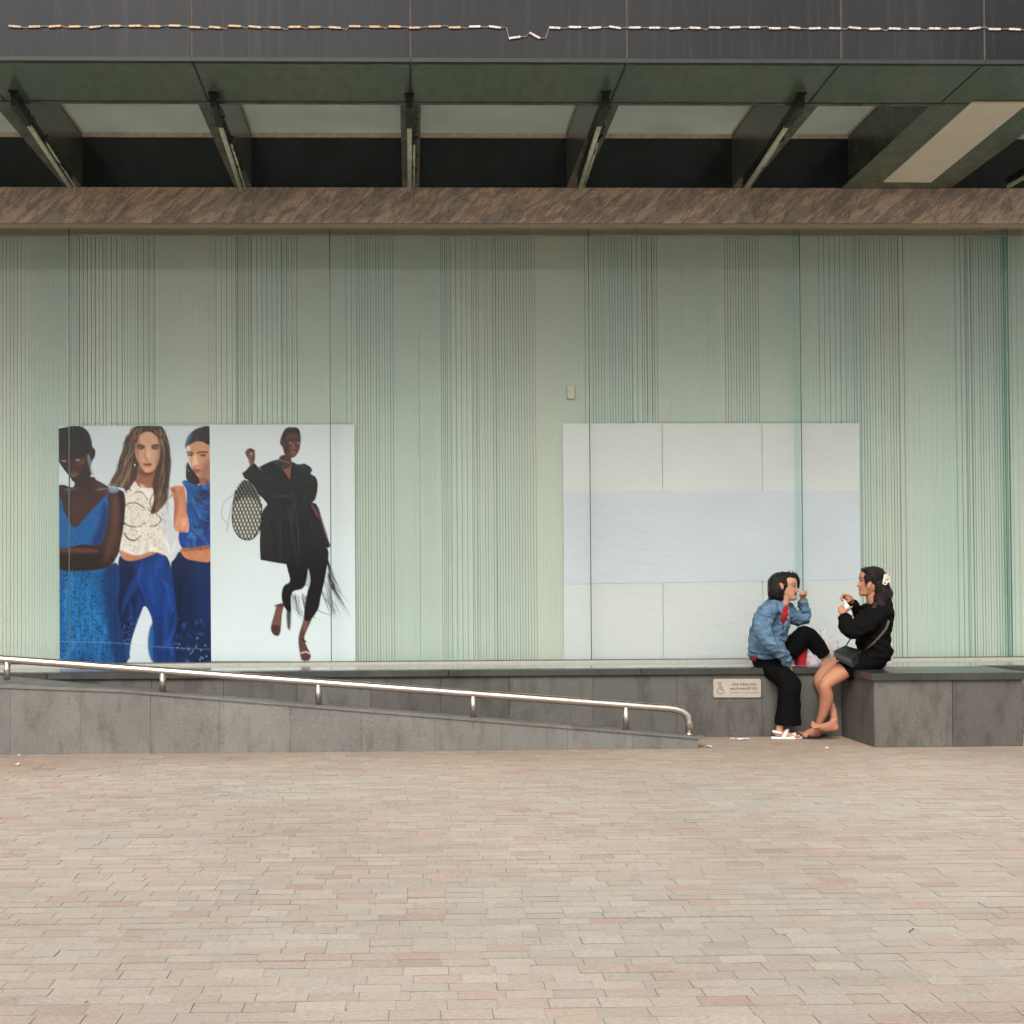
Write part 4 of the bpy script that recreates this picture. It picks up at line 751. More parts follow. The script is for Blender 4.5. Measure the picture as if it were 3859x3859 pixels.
# ------------------------------------------------------------------ people: solids grown from cross-sections, fused into one skin
from mathutils.bvhtree import BVHTree
SC = 2.684; PX = 8.6/SC/CF                               # size of a figure-drawing unit in metres at the bench
def cp(x, y, Y): return at(2780+x/SC, 2100+y/SC, Y)
def smooth_path(P, k=4):
    P = [np.array(p, float) for p in P]; out_ = []
    for i in range(len(P)-1):
        p0, p1, p2, p3 = P[max(i-1, 0)], P[i], P[i+1], P[min(i+2, len(P)-1)]
        for t in np.arange(k)/k: out_.append(.5*((2*p1)+(-p0+p2)*t+(2*p0-5*p1+4*p2-p3)*t*t+(-p0+3*p1-3*p2+p3)*t**3))
    return out_+[P[-1]]
class Solid:
    def __init__(s): s.v = []; s.f = []
    def rings(s, R_, closed=True):
        n = len(R_[0]); b = len(s.v)
        for r in R_: s.v += [tuple(q) for q in r]
        for i in range(len(R_)-1):
            for j in range(n): s.f.append((b+i*n+j, b+i*n+(j+1) % n, b+(i+1)*n+(j+1) % n, b+(i+1)*n+j))
        s.f.append(tuple(range(b, b+n))[::-1]); e = b+(len(R_)-1)*n; s.f.append(tuple(range(e, e+n)))
        return s
    def t(s, P, flat=False, n=18, k=4):      # P: (x, y, Y, r[, depth radius]) in drawing units
        Q = [(p[0], p[1], p[2], p[3], p[4] if len(p) > 4 else p[3]*PX) for p in P]; Q = smooth_path(Q, k)
        C_ = [cp(q[0], q[1], q[2]) for q in Q]; ra = [max(q[3], .5)*PX for q in Q]; rb = [max(q[4], .0003) for q in Q]
        R_ = []; T = [(C_[min(i+1, len(C_)-1)]-C_[max(i-1, 0)]).normalized() for i in range(len(C_))]
        def ring(c, t_, a_, b_):
            u = t_.cross(Vector((0, 1, 0)))
            if u.length < .15: u = t_.cross(Vector((0, .6, .8)))
            u.normalize(); w = u.cross(t_).normalized()
            return [c+u*(a_*cos(2*pi*j/n))+w*(b_*sin(2*pi*j/n)) for j in range(n)]
        cap_ = [(-.9, .3), (-.7, .66), (-.35, .9)]
        if not flat:
            for a, sc in cap_: R_.append(ring(C_[0]+T[0]*a*min(ra[0], rb[0]), T[0], ra[0]*sc, rb[0]*sc))
        for i in range(len(C_)): R_.append(ring(C_[i], T[i], ra[i], rb[i]))
        if flat != 1 or flat is False:
            for a, sc in cap_[::-1]: R_.append(ring(C_[-1]-T[-1]*a*min(ra[-1], rb[-1]), T[-1], ra[-1]*sc, rb[-1]*sc))
        return s.rings(R_)
    def e(s, x, y, Y, rx, ry, d, ang=0, n=24, m=14):
        c = cp(x, y, Y); R_ = []
        for i in range(1, m):
            ph = pi*i/m; z = cos(ph); q = sin(ph); r = []
            for j in range(n):
                th = 2*pi*j/n; lx, ly, lz = rx*PX*q*cos(th), d*q*sin(th), ry*PX*z
                r.append(c+Vector((lx*cos(ang)-lz*sin(ang), ly, lx*sin(ang)+lz*cos(ang))))
            R_.append(r)
        return s.rings(R_)
    def head(s, x, ytop, ychin, Y, fwd, side, tilt=0):
        """fwd, side: unit vectors; profile table in head heights"""
        T = [(0, .25, .06, .09), (.03, .315, 0, .15), (.08, .342, -.10, .205), (.14, .335, -.17, .24), (.19, .322, -.22, .265), (.24, .338, -.27, .285), (.28, .335, -.31, .295), (.32, .335, -.34, .305), (.36, .335, -.37, .312),
             (.40, .335, -.39, .32), (.45, .33, -.41, .328), (.50, .322, -.43, .335), (.55, .337, -.44, .34), (.60, .35, -.45, .345), (.66, .35, -.455, .348), (.72, .342, -.455, .345), (.80, .305, -.43, .33), (.87, .245, -.37, .285), (.93, .16, -.27, .21), (.97, .08, -.17, .13), (1, -.02, -.07, .03)]
        nose = lambda u: float(np.interp(u, [.29, .32, .345, .37, .42, .48, .55], [0, .05, .105, .112, .075, .035, 0]))
        lip = lambda u: float(np.interp(u, [.17, .195, .215, .228, .24, .258, .28], [0, .022, .022, .004, .024, .016, 0]))
        chin = lambda u: float(np.interp(u, [.02, .07, .12, .16], [0, .018, .018, 0]))
        c0, c1 = cp(x, ychin, Y), cp(x, ytop, Y); h = (c1-c0).length; up = (c1-c0).normalized()
        up = (Matrix.Rotation(tilt, 3, side.cross(Vector((0, 0, 0))) if 0 else side) @ up) if tilt else up
        R_ = []; n = 56
        us = sorted(set([t[0] for t in T]+[.22, .228, .21, .255, .3, .34, .35, .38]))
        for u in us:
            ff, fb, w = [float(np.interp(u, [t[0] for t in T], [t[i] for t in T])) for i in (1, 2, 3)]; c = (ff+fb)/2; a = (ff-fb)/2; r = []
            for j in range(n):
                th = 2*pi*j/n; ct, st = cos(th), sin(th); fx = c+a*(abs(ct)**.92)*(1 if ct > 0 else -1); wx = w*(abs(st)**.95)*(1 if st > 0 else -1)
                if ct > 0:
                    fx += nose(u)*math.exp(-(wx/(.045+.02*(u < .37)))**2) + lip(u)*math.exp(-(wx/.085)**2) + chin(u)*math.exp(-(wx/.1)**2)
                    fx -= .03*math.exp(-((abs(wx)-.135)/.055)**2-((u-.50)/.045)**2)
                    fx += .012*math.exp(-((abs(wx)-.19)/.07)**2-((u-.40)/.06)**2)
                r.append(c0+(fwd*fx+side*wx+up*u)*h)
            R_.append(r)
        s.rings(R_); s.hd = (c0, h, fwd, side, up); return s
    def raw(s, name):
        me = bpy.data.meshes.new(name); me.from_pydata(s.v, [], s.f); b = bmesh.new(); b.from_mesh(me); bmesh.ops.recalc_face_normals(b, faces=b.faces); b.to_mesh(me); b.free(); return me
    def grow(s, name, m, parent, voxel=.004, sm=3, wr=(), amp=0):
        me = s.raw(name); o = bpy.data.objects.new(name, me); COL.objects.link(o)
        r = o.modifiers.new('r', 'REMESH'); r.mode = 'VOXEL'; r.voxel_size = voxel
        q = o.modifiers.new('s', 'SMOOTH'); q.iterations = sm; q.factor = .5
        bpy.context.view_layer.update(); me2 = bpy.data.meshes.new_from_object(o.evaluated_get(bpy.context.evaluated_depsgraph_get()))
        COL.objects.unlink(o); bpy.data.objects.remove(o); me2.name = name
        if wr:
            n = len(me2.vertices); co = np.empty(n*3, np.float32); me2.vertices.foreach_get('co', co); co = co.reshape(-1, 3)
            no = np.array([v.normal[:] for v in me2.vertices]); d = np.zeros(n)
            for amp_, sx, sy, sz, ridge in wr:
                val = np.array([noise.noise(Vector((p[0]*sx+p[2]*sx*.4, p[1]*sy, p[2]*sz))) for p in co.tolist()])
                d += amp_*((1-2.6*np.abs(val)) if ridge else val)
            co = co+no*d[:, None]; me2.vertices.foreach_set('co', co.astype(np.float32).ravel()); me2.update()
        return link(name, me2, m, parent, True)
def bvh(*obs):
    V, F = [], []
    for o in obs:
        n = len(V); V += [tuple(v.co) for v in o.data.vertices]; F += [tuple(n+i for i in p.vertices) for p in o.data.polygons]
    return BVHTree.FromPolygons(V, F)
def decal(name, P, tree, m, parent, off=.0015, thick=.003, step=6, smooth=True, Y0=8.6, extra=None, sub=None):
    """a patch of cloth or skin laid on a body: outline P in drawing units, dropped on to the surface and given thickness"""
    if smooth:
        Q = []; n = len(P)
        for i in range(n):
            p0, p1, p2, p3 = [np.array(P[(i+k) % n], float) for k in (-1, 0, 1, 2)]
            for t in (0, .34, .67): Q.append(tuple(.5*((2*p1)+(-p0+p2)*t+(2*p0-5*p1+4*p2-p3)*t*t+(-p0+3*p1-3*p2+p3)*t**3)))
        P = Q
    me = bmesh.new(); vs = [me.verts.new((x, y, 0)) for x, y in P]; me.faces.new(vs)
    xs_, ys_ = [p[0] for p in P], [p[1] for p in P]
    x = min(xs_)+step
    while x < max(xs_): bmesh.ops.bisect_plane(me, geom=me.verts[:]+me.edges[:]+me.faces[:], plane_co=(x, 0, 0), plane_no=(1, 0, 0)); x += step
    y = min(ys_)+step
    while y < max(ys_): bmesh.ops.bisect_plane(me, geom=me.verts[:]+me.edges[:]+me.faces[:], plane_co=(0, y, 0), plane_no=(0, 1, 0)); y += step
    bmesh.ops.triangulate(me, faces=me.faces[:])
    eye = Vector((0, 0, EYE)); hits = []
    for v in me.verts:
        d = (cp(v.co.x, v.co.y, Y0)-eye).normalized(); loc, nr, _, _ = tree.ray_cast(eye, d); hits.append((v, d, loc, nr))
    ok = [h for h in hits if h[2] is not None]
    if not ok: print('NO HIT', name); me.free(); return None
    md = sorted(h[2].y for h in ok)[len(ok)//2]
    top = {}
    for v, d, loc, nr in hits:
        if loc is None or abs(loc.y-md) > .09: loc = eye+d*(md/d.y) if not ok else eye+d*((min(ok, key=lambda h: (h[0].co-v.co).length if h[0] is not v else 9e9)[2].y)/d.y); nr = Vector((0, -1, 0))
        top[v] = loc-d*off*1.2+nr*off*.3
    for v, l in top.items(): v.co = l
    r = bmesh.ops.extrude_face_region(me, geom=me.faces[:]); 
    for g_ in r['geom']:
        if isinstance(g_, bmesh.types.BMVert): g_.co += (g_.co-eye).normalized()*thick
    bmesh.ops.recalc_face_normals(me, faces=me.faces[:])
    m_ = bpy.data.meshes.new(name); me.to_mesh(m_); me.free(); o = link(name, m_, m, sub or parent, True)
    if sub: o.matrix_parent_inverse = Matrix.Translation(-Vector(parent.location))
    return o
def childof(o, root): o.matrix_parent_inverse = Matrix.Translation(-Vector(root.location)); return o
def strands(name, guides, tree, m, parent, n, Y0, w=.0011, seed=1, lift=.0015, fan=1.0):
    """guides: list of (path A, path B) pairs in drawing units; strands interpolate between the two and lie on the hair surface"""
    s = MB(); r_ = random.Random(seed); eye_ = Vector((0, 0, EYE))
    for i in range(n):
        A_, B_ = guides[i % len(guides)]; t = r_.random(); P = []; wob = r_.uniform(-4, 4)*fan
        ctrl = [((1-t)*a[0]+t*b_[0]+wob*k/len(A_)*1.2+r_.uniform(-1.5, 1.5)*fan, (1-t)*a[1]+t*b_[1]+r_.uniform(-1.5, 1.5)*fan) for k, (a, b_) in enumerate(zip(A_, B_))]
        q_ = [tuple(q) for q in smooth_path([np.array(c, float) for c in ctrl], 3)]; last = None
        for x, y in q_:
            d = (cp(x, y, Y0)-eye_).normalized(); l, nr, _, _ = tree.ray_cast(eye_, d)
            if l is None: l = (last if last is not None else cp(x, y, Y0)); l = eye_+d*(l.y/d.y)
            P.append(l-d*lift*r_.uniform(.5, 1.6)); last = l
        if len(P) > 2: s.tube(P, [w*(.5+.5*sin(pi*min(1, .15+.85*k/(len(P)-1)))) for k in range(len(P))], 4)
    return s.build(name, m, parent, True)
# materials
def skin(name, c, red):
    k = NM(name, .55, 0, .22); k.b.inputs['Subsurface Weight'].default_value = .12; k.b.inputs['Subsurface Radius'].default_value = (.012, .005, .003); k.b.inputs['Subsurface Scale'].default_value = .6
    a = k.ramp(k.noise(14, detail=4), [(.3, c), (.7, red)]); k.col(k.mix(.5, a, k.ramp(k.noise(160), [(.3, .9), (.7, 1.08)]), 'MULTIPLY')); k.bump(k.noise(420), .0003); return k.m
M['skin_a'] = skin('fair_skin', (.44, .235, .15, 1), (.50, .255, .165, 1)); M['skin_b'] = skin('tan_skin', (.40, .19, .108, 1), (.45, .21, .125, 1))
def cloth(name, c, rough=.9, weave=900, var=.12, fold=.002, spec=.2, sheen=0):
    k = NM(name, rough, 0, spec); a = k.ramp(k.noise(16, detail=5, rough=.6), [(.3, mul(c, 1-var)), (.7, mul(c, 1+var))])
    k.col(k.mix(.8, a, k.ramp(k.noise(weave, detail=2), [(.35, .8), (.65, 1.2)]), 'MULTIPLY'))
    k.bump(k.noise(26, (1, 1, 1), detail=4, dist=.6), fold); k.bump(k.noise(weave), .0004)
    if sheen: k.b.inputs['Sheen Weight'].default_value = sheen
    return k.m
M['denim'] = cloth('washed_denim', (.096, .165, .24, 1), weave=600, var=.3, fold=.006); M['denim_in'] = cloth('pale_denim_inside', (.2, .26, .36, 1), weave=600)
M['denim_seam'] = cloth('denim_seam', (.03, .062, .11, 1), weave=700)
M['red'] = cloth('red_cotton', (.30, .012, .018, 1)); M['black_cloth'] = cloth('black_trouser_cloth', (.0045, .0045, .0045, 1), fold=.004, spec=.06); M['hoodie'] = cloth('black_hoodie_cloth', (.0062, .0055, .0057, 1), fold=.005, spec=.06)
def hairm(name, c, c2):
    k = NM(name, .45, 0, .22); k.col(k.ramp(k.noise(90, (1, 1, .12), detail=4), [(.35, c), (.75, c2)])); k.bump(k.noise(160, (1, 1, .1), detail=4), .003); return k.m
M['hair'] = hairm('black_hair', (.006, .005, .005, 1), (.016, .013, .012, 1)); M['hair_b'] = hairm('dark_brown_hair', (.007, .005, .005, 1), (.022, .013, .012, 1)); M['hair_tip'] = hairm('faded_hair_ends', (.018, .009, .009, 1), (.04, .02, .018, 1))
M['lip'] = simple('lip', (.38, .13, .10, 1), .4); M['mouth'] = simple('mouth_inside', (.03, .008, .008, 1), .6); M['eye'] = simple('dark_eye', (.012, .009, .008, 1), .15); M['eyewhite'] = simple('eye_white', (.6, .55, .5, 1), .25)
M['brow'] = simple('eyebrow_hair', (.1, .05, .035, 1), .8); M['shade_skin'] = simple('ear_shade_skin', (.3, .12, .08, 1), .6); M['nail'] = simple('nail', (.6, .38, .32, 1), .3)  # darker skin patch paints the shade of the ear hollow as colour
M['white_rubber'] = simple('white_strap', (.72, .70, .66, 1), .5, var=.04); M['black_rubber'] = simple('black_rubber', (.012, .012, .012, 1), .6)
M['gold'] = simple('thin_gold_frame', (.35, .25, .18, 1), .35, 1)

# ================= woman in the denim jacket =================
pa_ = empty('person', cp(300, 1120, 8.85), 'woman in blue denim jacket and black trousers sitting with one knee drawn up', 'person')
ya = rad(24); fwd = Vector((cos(ya), -sin(ya), 0)); side = Vector((sin(ya), cos(ya), 0))*-1      # +side points to the camera side
b = Solid()
b.head(497, 152, 436, 8.83, (fwd+Vector((0, 0, -.06))).normalized(), side)
b.t([(400, 620, 8.84, 100, .10), (430, 520, 8.83, 70, .07), (462, 458, 8.83, 58, .05), (478, 390, 8.83, 54, .05), (488, 330, 8.83, 48, .048)])
b.t([(330, 900, 8.85, 90), (350, 700, 8.85, 100), (390, 600, 8.84, 85)])           # trunk under the clothes
b.t([(330, 560, 8.66, 45), (260, 680, 8.60, 40), (310, 800, 8.55, 35), (420, 930, 8.53, 30), (488, 1050, 8.6, 24, .015), (508, 1088, 8.63, 27, .014)])   # near arm
b.t([(470, 560, 9.0, 45), (600, 620, 9.02, 38), (668, 600, 9.0, 32), (655, 480, 8.97, 26), (655, 415, 8.96, 24), (662, 390, 8.96, 28)])                  # far arm
b.t([(300, 1000, 8.86, 100, .12), (420, 980, 9.0, 80), (600, 840, 9.0, 70), (690, 790, 9.0, 55), (780, 890, 9.0, 48), (870, 1010, 8.98, 36), (900, 1062, 8.98, 34)])
b.t([(860, 1075, 8.99, 30), (920, 1085, 8.97, 30), (990, 1098, 8.95, 24), (1040, 1104, 8.94, 18, .03)])
b.t([(300, 1020, 8.84, 90), (420, 1180, 8.66, 80), (520, 1290, 8.55, 60), (490, 1450, 8.56, 52), (445, 1620, 8.57, 36), (425, 1725, 8.57, 35), (420, 1770, 8.57, 36)])
b.t([(392, 1790, 8.58, 36, .026), (440, 1790, 8.58, 42, .03), (500, 1795, 8.58, 36, .034), (560, 1808, 8.575, 24, .036), (600, 1815, 8.57, 17, .034)])
for i, (tx, ty, dY) in enumerate(((622, 1806, -.028), (628, 1810, -.012), (626, 1813, 0), (620, 1816, .013), (612, 1818, .026))): b.t([(590, 1812, 8.57+dY, 13), (tx, ty, 8.57+dY*1.1, 14 if i == 0 else 10)], n=12)
# hands
b.t([(505, 1080, 8.635, 28, .014), (518, 1110, 8.65, 30, .014)])
for i, (x1, y1, x2, y2) in enumerate(((508, 1130, 520, 1150), (520, 1135, 532, 1160), (532, 1130, 545, 1162), (540, 1118, 550, 1150))): b.t([(505+i*10, 1105, 8.648, 12), (x1, y1, 8.652, 11), (x2, y2, 8.655, 9)], n=10)
b.t([(498, 1090, 8.63, 12), (488, 1115, 8.625, 11), (492, 1140, 8.63, 9)], n=10)
b.t([(660, 395, 8.955, 32, .022), (672, 368, 8.95, 33, .026)])
for i in range(4): b.t([(692-i*2, 372+i*11-14, 8.945-.004*i, 12), (690-i*3, 350+i*9, 8.915, 12), (662-i*4, 346+i*10, 8.905, 11), (645+i*2, 362+i*9, 8.925, 9)], n=10)
b.t([(640, 395, 8.93, 13), (628, 375, 8.915, 12), (645, 352, 8.91, 10)], n=10)
body = b.grow('body', M['skin_a'], pa_, .0038, 2)
# trousers
t_ = Solid()
t_.t([(215, 1062, 8.87, 70, .11), (300, 1030, 8.86, 105, .14), (380, 980, 8.87, 90, .12)])
t_.t([(240, 1052, 8.81, 80, .085), (335, 1115, 8.74, 105, .095), (450, 1205, 8.62, 108, .085), (522, 1285, 8.56, 112, .08), (520, 1400, 8.56, 112, .078), (512, 1550, 8.565, 122, .078), (508, 1688, 8.57, 131, .078)], flat=1)
t_.t([(330, 1000, 8.98, 100, .10), (470, 968, 9.0, 112, .09), (610, 850, 9.0, 108, .085), (690, 782, 9.0, 92, .078), (780, 860, 9.0, 85, .07), (872, 1003, 8.99, 80, .062)], flat=1)
trous = t_.grow('trousers', M['black_cloth'], pa_, .006, 3, wr=((.004, 16, 10, 7, 1), (.004, 9, 9, 12, 0)))
# shirt (hem shows under the jacket)
s_ = Solid(); s_.t([(205, 1065, 8.86, 72, .125), (225, 1020, 8.86, 98, .14), (300, 950, 8.86, 120, .14)], flat=1); s_.grow('shirt_hem', M['red'], pa_, .006, 2)
# jacket
j = Solid()
j.t([(285, 1000, 8.85, 162, .15), (292, 900, 8.85, 172, .155), (312, 780, 8.85, 178, .158), (345, 650, 8.85, 172, .168), (385, 540, 8.84, 138, .175), (420, 470, 8.84, 92, .12), (440, 435, 8.83, 62, .07)], flat=1)
j.t([(330, 540, 8.68, 78, .075), (262, 620, 8.62, 88, .075), (255, 720, 8.58, 86, .07), (300, 815, 8.55, 78, .062), (395, 905, 8.54, 68, .055), (455, 985, 8.56, 56, .045), (498, 1058, 8.60, 44, .034)], flat=1)
j.t([(450, 545, 8.96, 85, .07), (560, 590, 9.0, 80, .07), (650, 618, 9.0, 68, .06), (678, 575, 8.99, 55, .052), (664, 500, 8.975, 46, .045), (652, 437, 8.965, 40, .036)], flat=1)
j.t([(122, 985, 8.85, 10, .02), (200, 994, 8.85, 30, .15), (330, 1004, 8.82, 28, .175), (440, 1006, 8.80, 20, .13)])
jk = j.grow('denim_jacket', M['denim'], pa_, .0055, 2, wr=((.011, 13, 7, 19, 1), (.004, 26, 14, 34, 1), (.0015, 60, 60, 45, 0)))
tr_j = bvh(jk)
decal('shirt_front', [(478, 490), (520, 480), (516, 540), (498, 610), (468, 682), (446, 650), (438, 600), (450, 545)], tr_j, M['red'], pa_, .002, .004)
decal('lapel', [(516, 520), (545, 548), (530, 620), (478, 690), (468, 680), (500, 612)], tr_j, M['denim_in'], pa_, .004, .004)
decal('collar', [(385, 412), (412, 418), (436, 470), (452, 556), (434, 566), (412, 545), (398, 480)], tr_j, M['denim'], pa_, .010, .006)
decal('collar', [(505, 470), (545, 455), (575, 500), (580, 530), (545, 560), (515, 520)], tr_j, M['denim'], pa_, .008, .006)
for nm, P in (('placket_seam', [(540, 600), (520, 700), (500, 790), (480, 880)]), ('yoke_seam', [(190, 560), (260, 590), (340, 600)]), ('pocket_seam', [(362, 690), (400, 668), (455, 690), (460, 760), (420, 800), (370, 780), (360, 720)]), ('front_seam', [(350, 560), (362, 640), (358, 720), (380, 830), (430, 920)]), ('sleeve_seam', [(330, 640), (345, 720), (330, 790)]), ('waistband_seam', [(125, 968), (250, 985), (400, 992)]), ('cuff_seam', [(470, 1035), (510, 1008)]), ('cuff_seam', [(622, 470), (660, 462), (694, 474)])):
    Q = [tuple(q) for q in smooth_path([np.array(p, float) for p in P], 4)]
    L_ = [(x, y-3.5) for x, y in Q]+[(x, y+3.5) for x, y in Q[::-1]] if abs(P[-1][0]-P[0][0]) > abs(P[-1][1]-P[0][1]) else [(x-3.5, y) for x, y in Q]+[(x+3.5, y) for x, y in Q[::-1]]
    decal(nm, L_, tr_j, M['denim_seam'], pa_, .0012, .002, 14, False)
for x, y in ((560, 538), (662, 474), (432, 828)): decal('button', [(x+7*cos(a*pi/4), y+7*sin(a*pi/4)) for a in range(8)], tr_j, M['steel'], pa_, .004, .003, 20)
# face
tb = bvh(body)
def fdecal(nm, P, m, off=.0012, th=.0015, st=5): return decal(nm, P, tb, m, pa_, off, th, st, True, 8.8)
fdecal('eyebrow', [(546, 264), (562, 257), (582, 260), (583, 264), (563, 262), (548, 268)], M['brow'])
fdecal('eye', [(556, 289), (566, 283), (578, 284), (582, 289), (572, 294), (562, 294)], M['shade_skin']); fdecal('iris', [(566, 285), (575, 285), (576, 292), (567, 292)], M['eye'], .0022)
fdecal('lips', [(574, 354), (584, 349), (593, 354), (592, 380), (583, 386), (574, 380)], M['lip'], .0025); fdecal('open_mouth', [(577, 360), (586, 357), (589, 368), (584, 376), (578, 372)], M['mouth'], .0042)
er = Solid(); er.e(444, 292, 8.752, 23, 34, .012, rad(12)); er.e(432, 275, 8.750, 14, 18, .013); er.e(450, 318, 8.753, 11, 11, .010); ear = er.grow('ear', M['skin_a'], pa_, .0025, 2)
decal('ear_hollow_shade', [(436, 275), (450, 272), (458, 290), (452, 306), (442, 298)], bvh(ear), M['shade_skin'], pa_, .001, .001, 8, sub=ear)
# hair
h = Solid()
h.e(426, 264, 8.835, 106, 120, .082, rad(22)); h.e(505, 196, 8.84, 84, 44, .072, rad(-20)); h.e(462, 196, 8.835, 92, 52, .074)
h.t([(405, 260, 8.83, 105, .08), (385, 330, 8.82, 82, .078), (380, 380, 8.815, 74, .074), (388, 410, 8.81, 70, .066)]); h.t([(440, 330, 8.775, 34, .02), (438, 380, 8.775, 32, .02), (436, 412, 8.78, 28, .02)])
h.t([(560, 190, 8.88, 36, .03), (598, 215, 8.9, 24, .025), (614, 262, 8.905, 14, .016), (610, 312, 8.905, 8, .012)]); h.t([(450, 215, 8.775, 40, .02), (482, 238, 8.77, 22, .012), (484, 268, 8.765, 10, .007)])
hair = h.grow('hair', M['hair'], pa_, .0045, 3, wr=((.0022, 60, 60, 8, 0),))
ht = bvh(hair)
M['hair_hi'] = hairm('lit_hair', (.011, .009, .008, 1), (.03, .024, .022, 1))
gd = [([(500, 150), (410, 175), (345, 250), (325, 330), (312, 400)], [(495, 165), (440, 220), (420, 300), (425, 360), (420, 425)]), ([(505, 150), (450, 190), (410, 290), (400, 360), (400, 425)], [(520, 165), (490, 215), (462, 250), (455, 340), (462, 428)])]
strands('hair_strands', gd, ht, M['hair'], pa_, 150, 8.75, seed=2); strands('hair_strands', gd, ht, M['hair_hi'], pa_, 70, 8.75, .0008, seed=5)
strands('hair_strands', [([(505, 150), (560, 165), (600, 205), (618, 270)], [(500, 165), (540, 180), (575, 205), (590, 225)])], ht, M['hair'], pa_, 40, 8.78, seed=4)
fl = MB(); rh = random.Random(3)
for i in range(26):
    x = rh.uniform(470, 590); y = 150+abs(x-500)*.25; fl.tube([cp(x, y+6, 8.83+rh.uniform(-.03, .05)), cp(x+rh.uniform(4, 16), y-rh.uniform(2, 12), 8.83), cp(x+rh.uniform(14, 36), y+rh.uniform(-8, 10), 8.83)], .0007, 4)
for i in range(50):
    x = rh.uniform(315, 462); fl.tube([cp(x, 390, 8.77+rh.uniform(-.01, .02)), cp(x+rh.uniform(-6, 6), 420, 8.765), cp(x+rh.uniform(-8, 12), 432+rh.uniform(-6, 10), 8.765)], .0012, 4)
for i in range(10): fl.tube([cp(596+i*2, 190, 8.905), cp(612+i*1.6, 240, 8.915), cp(608+i*2.2, 300+rh.uniform(-8, 20), 8.915)], .001, 4)
for x0, y0, x1, y1, x2, y2, w_ in ((330, 385, 318, 405, 308, 424, 3.4), (352, 395, 345, 415, 338, 432, 3.6), (380, 400, 374, 420, 372, 438, 3.4), (408, 400, 406, 424, 410, 442, 3.6), (432, 400, 438, 424, 446, 444, 3.8), (452, 395, 462, 420, 474, 440, 3.4),
                              (318, 300, 308, 330, 304, 356, 2.2), (545, 160, 562, 140, 584, 150, 1.8), (510, 155, 520, 134, 538, 136, 1.6), (575, 175, 598, 172, 616, 196, 2.0), (600, 215, 622, 240, 624, 275, 2.0), (470, 155, 456, 142, 436, 150, 1.6), (420, 165, 398, 164, 380, 182, 1.8)):
    fl.tube([cp(x0, y0, 8.79), cp(x1, y1, 8.785), cp(x2, y2, 8.785)], [w_*.0016, w_*.0012, .0006], 6)
fl.build('loose_strands', M['hair'], pa_)
c_ = cp(568, 289, 8.725); gl = MB()
gl.tube([c_+Vector((cos(a*pi/10)*.0125, -.004+cos(a*pi/10)*-.004, sin(a*pi/10)*.0165)) for a in range(21)], .0009, 5); gl.tube([c_+Vector((-.0125, 0, .004)), cp(520, 275, 8.745), cp(468, 272, 8.755)], .0009, 5)
c2 = cp(596, 290, 8.78); gl.tube([c2+Vector((cos(a*pi/10)*.004, 0, sin(a*pi/10)*.015)) for a in range(21)], .0009, 5); gl.tube([c_+Vector((.0125, -.004, .003)), c2], .0009, 5)
gl.build('glasses', M['gold'], pa_)
# sandal (worn)
sl_ = MB(); z0 = .0
def foot_outline(x0, x1, w, Y, ydepth):
    P = []
    for t in range(24):
        a = 2*pi*t/24; u = (1-cos(a))/2; s_ = sin(a); wid = w*(.78+.34*u-.25*max(0, u-.75)); P.append((x0+(x1-x0)*u, Y+wid*(abs(s_)**.7)*(1 if s_ > 0 else -1)))
    return P
xa, xb = cp(336, 1840, 8.58).x, cp(652, 1840, 8.58).x
FO = foot_outline(xa, xb, .036, 8.58, 0); sole = MB().prism([(x, y, .003) for x, y in FO], (0, 0, .016)).build('sandal_sole', M['white_rubber'], pa_)
MB().prism([(xa+(x-xa)*.985+.002, 8.58+(y-8.58)*.93, .0191) for x, y in FO], (0, 0, .012)).build('footbed', M['black_rubber'], pa_)
def strap(P, w, d=.037, Yc=8.578, name='strap'):    # hoop of strap over the foot: P is (x, y) side points low to high
    s = MB(); pts = []
    a, t_ = cp(P[0][0], P[0][1], Yc-d), cp(P[1][0], P[1][1], Yc-d*.45); t2 = cp(P[1][0]+4, P[1][1], Yc+d*.4); e_ = cp(P[0][0]+8, P[0][1], Yc+d)
    Q = [a, a.lerp(t_, .5)+Vector((0, -.006, 0)), t_, t_.lerp(t2, .5)+Vector((0, 0, .003)), t2, t2.lerp(e_, .5)+Vector((0, .006, 0)), e_]
    for i in range(len(Q)-1):
        s.prism([Q[i]+Vector((-w, 0, 0)), Q[i+1]+Vector((-w, 0, 0)), Q[i+1]+Vector((w, 0, 0)), Q[i]+Vector((w, 0, 0))], (0, -.003 if i < 3 else .003, .0005))
    s.build(name, M['white_rubber'], pa_)
strap([(450, 1840), (502, 1740)], .0135); strap([(555, 1840), (572, 1778)], .014, .038)
MB().prism([cp(357, 1748, 8.548), cp(446, 1768, 8.545), cp(446, 1788, 8.545), cp(357, 1772, 8.548)], (0, -.003, 0)).build('heel_strap', M['white_rubber'], pa_)
MB().prism([cp(356, 1748, 8.548), cp(356, 1748, 8.61), cp(356, 1772, 8.61), cp(356, 1772, 8.548)], (-.003, 0, 0)).build('heel_strap', M['white_rubber'], pa_)

